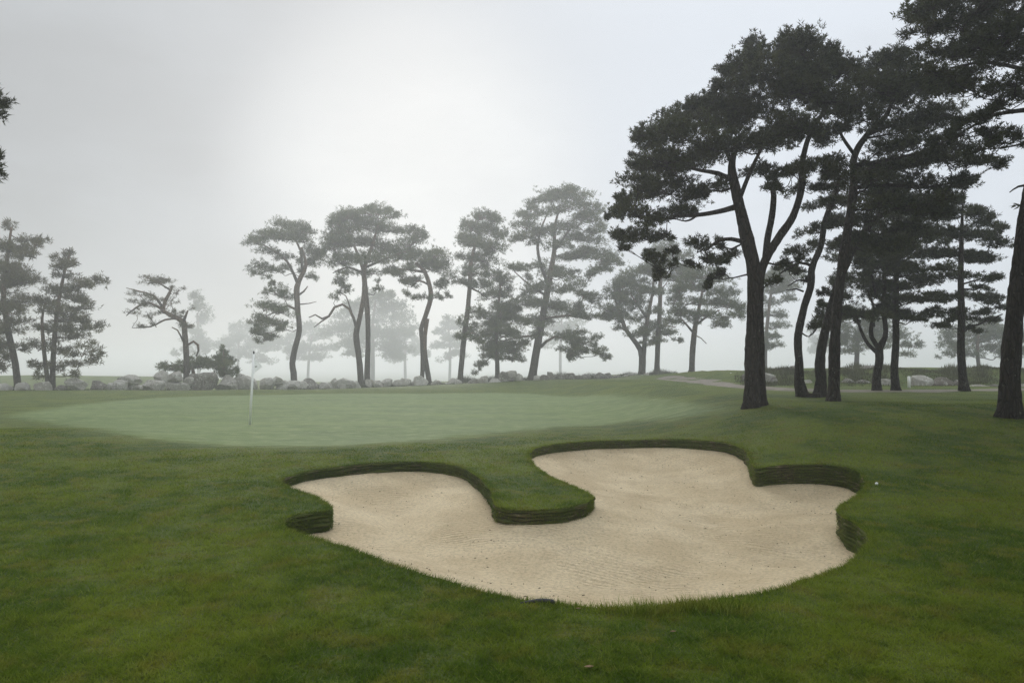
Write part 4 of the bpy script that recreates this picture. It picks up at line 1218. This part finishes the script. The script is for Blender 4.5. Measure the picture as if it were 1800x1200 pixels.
# rough tussocks on the berm, the bank and behind the wall
def rough(px0, px1, Y0, Y1, n, h0, h1, w):
    Y = rng.uniform(Y0, Y1, n)
    px = rng.uniform(px0, px1, n)
    cl = np.sin(px * .11) + np.sin(px * .037 + 2) + rng.normal(0, .5, n)
    x = (px - 900) / 1200 * Y * 1.0
    h = rng.uniform(h0, h1, n) * np.clip(.55 + .35 * cl, .25, 1.3)
    return blades(x, Y, H(x, Y), h, rng.uniform(.5, 1.3, n) * w, rng.uniform(.05, .7, n))


RT = [rough(560, 800, 79.6, 84, 8000, .12, .55, .05), rough(800, 1190, 85.4, 91, 13000, .15, .85, .055), rough(800, 1190, 83, 85, 1500, .08, .3, .05), rough(-40, 130, 55.6, 59, 2500, .08, .3, .04), rough(130, 300, 60, 64, 2500, .08, .3, .04), rough(300, 560, 72, 80, 3500, .10, .36, .045),
      rough(1300, 1830, 33.6, 41, 30000, .04, .26, .03), rough(1300, 1830, 32.2, 34, 3000, .03, .12, .025), rough(1290, 1830, 37, 44, 12000, .08, .34, .035)]
V = np.concatenate(RT)
tag(link('rough_grass', tri_mesh('rough_grass', V, rng.uniform(0, .85, len(V))), M_ROUGH, smooth=False), 'long tussocky grass on the berm, wall and stony bank', None, None, 'stuff')

# ------------------------------------------------------------------ flag, posts, small things
fb = ground_at(439, 746)
ft = at(446, 622, fb[1])
fz = float(H(*fb))
flag = empty('golf_flag', (fb[0], fb[1], fz), 'white flagstick with a limp white flag standing on the green', 'flag')
base_p = np.array([fb[0], fb[1], fz - .05])
m = MB()
m.tube([base_p, base_p * .5 + ft * .5, ft], [.036, .034, .030], 12)
m.build('pole', M_WHITE, flag)
m = MB()
m.tube([ft - [0, 0, .01], ft + [0, 0, .05], ft + [0, 0, .09]], [.022, .024, .012], 8)
m.build('cap', M_BLACK, flag)
m = MB()
u = (ft - base_p) / np.linalg.norm(ft - base_p)
rows, cols = 12, 8
V = []
for i in range(rows):
    s = i / (rows - 1)
    p = ft - u * (.05 + .54 * s)
    wmax = .27 * (s / .52 if s < .52 else max(0.12, 1 - (s - .52) / .48)) + .012
    for j in range(cols):
        q_ = j / (cols - 1)
        V.append(p + np.array([q_ * wmax, .03 * math.sin(q_ * 7 + s * 3) * q_ + .01, -.10 * q_ * (1 - s)]))
m.add(V, [(i * cols + j, i * cols + j + 1, (i + 1) * cols + j + 1, (i + 1) * cols + j) for i in range(rows - 1) for j in range(cols - 1)])
fo = m.build('flag_cloth', M_CLOTH, flag)
m = MB()
pmk = ft - u * .34 + np.array([.09, -.025, -.03])
m.add([pmk + d for d in ((-.045, 0, .0), (.04, -.004, .008), (.05, -.004, -.004), (.0, 0, -.022))], [(3, 2, 1, 0)])
m.build('dark_mark', M_BLACK, fo)
m = MB()
m.tube([[fb[0], fb[1], fz + .004], [fb[0], fb[1], fz + .005]], [.054, .054], 20)
m.build('cup', M_BLACK, flag)  # flat black disc; the shade inside the hole is only its colour

for (px, py, top, wpx, lab) in ((1285, 667, 655, 3.2, 'thin white marker post by the bend of the path'), (1598, 678, 661, 4.6, 'white marker post in front of the large boulder')):
    Y = 45 if px < 1400 else 31.2
    b = at(px, py, Y)
    gz = float(H(b[0], Y))
    tz = at(px, top, Y)[2]
    w = wpx / 1200 * Y
    rt = empty('marker_post', (b[0], Y, gz), lab, 'post', 'white marker posts')
    m = MB()
    m.tube([[b[0], Y, gz - .2], [b[0], Y, (gz + tz) / 2], [b[0], Y, tz - .03]], [w / 2] * 3, 12)
    m.build('shaft', M_WHITE, rt)
    m = MB()
    m.tube([[b[0], Y, tz - .03], [b[0], Y, tz - .01], [b[0], Y, tz]], [w * .52, w * .5, w * .3], 12)
    m.build('post_top', M_WHITE, rt)

# dark bar at the near lip
a, b = ground_at(944, 1058), ground_at(972, 1060)
m = MB()
za, zb = H(*a) + .010, H(*b) + .012
m.tube([[a[0] - .12, a[1] - .02, za - .015], [a[0], a[1], za], [(a[0] + b[0]) / 2, (a[1] + b[1]) / 2, (za + zb) / 2 + .004], [b[0], b[1], zb], [b[0] + .012, b[1], zb - .01]], [.014, .016, .017, .017, .010], 10)
tag(m.build('rake_handle', mat_plain('dark_grey_plastic', (.035, .036, .038), .8)), 'short dark grey handle end lying in the grass at the near sand edge', 'handle')

M_LEAF = mat_plain('dry_leaf', (.15, .085, .035), .8, .3, 60)
for (px, py, s, lab) in ((1035, 1178, .030, 'curled brown fallen leaf lying lowest in the near grass'), (1183, 1115, .020, 'small tan fallen leaf in the grass below the sand'), (1017, 1074, .02, 'tiny reddish fallen leaf at the near sand edge')):
    c = ground_at(px, py)
    z = float(H(*c)) + .020
    m = MB()
    V = []
    for i, (tt, w) in enumerate(((-1, .02), (-.5, .35), (0, .5), (.5, .38), (1, .03))):
        for j in (-1, 0, 1):
            V.append((c[0] + tt * s, c[1] + j * w * s + .15 * s * tt, z + .35 * s * abs(j) * w + .12 * s * tt * tt))
    m.add(V, [(i * 3 + j, i * 3 + j + 1, (i + 1) * 3 + j + 1, (i + 1) * 3 + j) for i in range(4) for j in range(2)])
    o = m.build('fallen_leaf', M_LEAF)
    tag(o, lab, 'leaf', 'fallen leaves')
    sm = o.modifiers.new('thick', 'SOLIDIFY')
    sm.thickness = .001

c = ground_at(1541, 852)
m = MB()
z = float(H(*c))
m.tube([[c[0], c[1], z - .002 + .0215 * (1 - math.cos(t)) ] for t in np.linspace(.2, 2.94, 8)], [.0215 * math.sin(t) for t in np.linspace(.2, 2.94, 8)], 12)
tag(m.build('golf_ball', M_WHITE), 'tiny white ball in the grass beside the sand wall', 'ball')

# ------------------------------------------------------------------ haze
m = MB()
m.box((0, 828, 6.0), (3080, 1784, 32.0))
mh = bpy.data.materials.new('morning_haze')
mh.use_nodes = True
t = mh.node_tree
t.nodes.clear()
pv = N(t, 'ShaderNodeVolumePrincipled')
pv.inputs['Color'].default_value = (*HAZE_COLOR, 1)
pv.inputs['Density'].default_value = HAZE_DENSITY
pv.inputs['Anisotropy'].default_value = HAZE_G
out = N(t, 'ShaderNodeOutputMaterial')
t.links.new(pv.outputs[0], out.inputs['Volume'])
tag(m.build('haze', mh, smooth=False), 'pale morning fog filling the air', None, None, 'stuff')
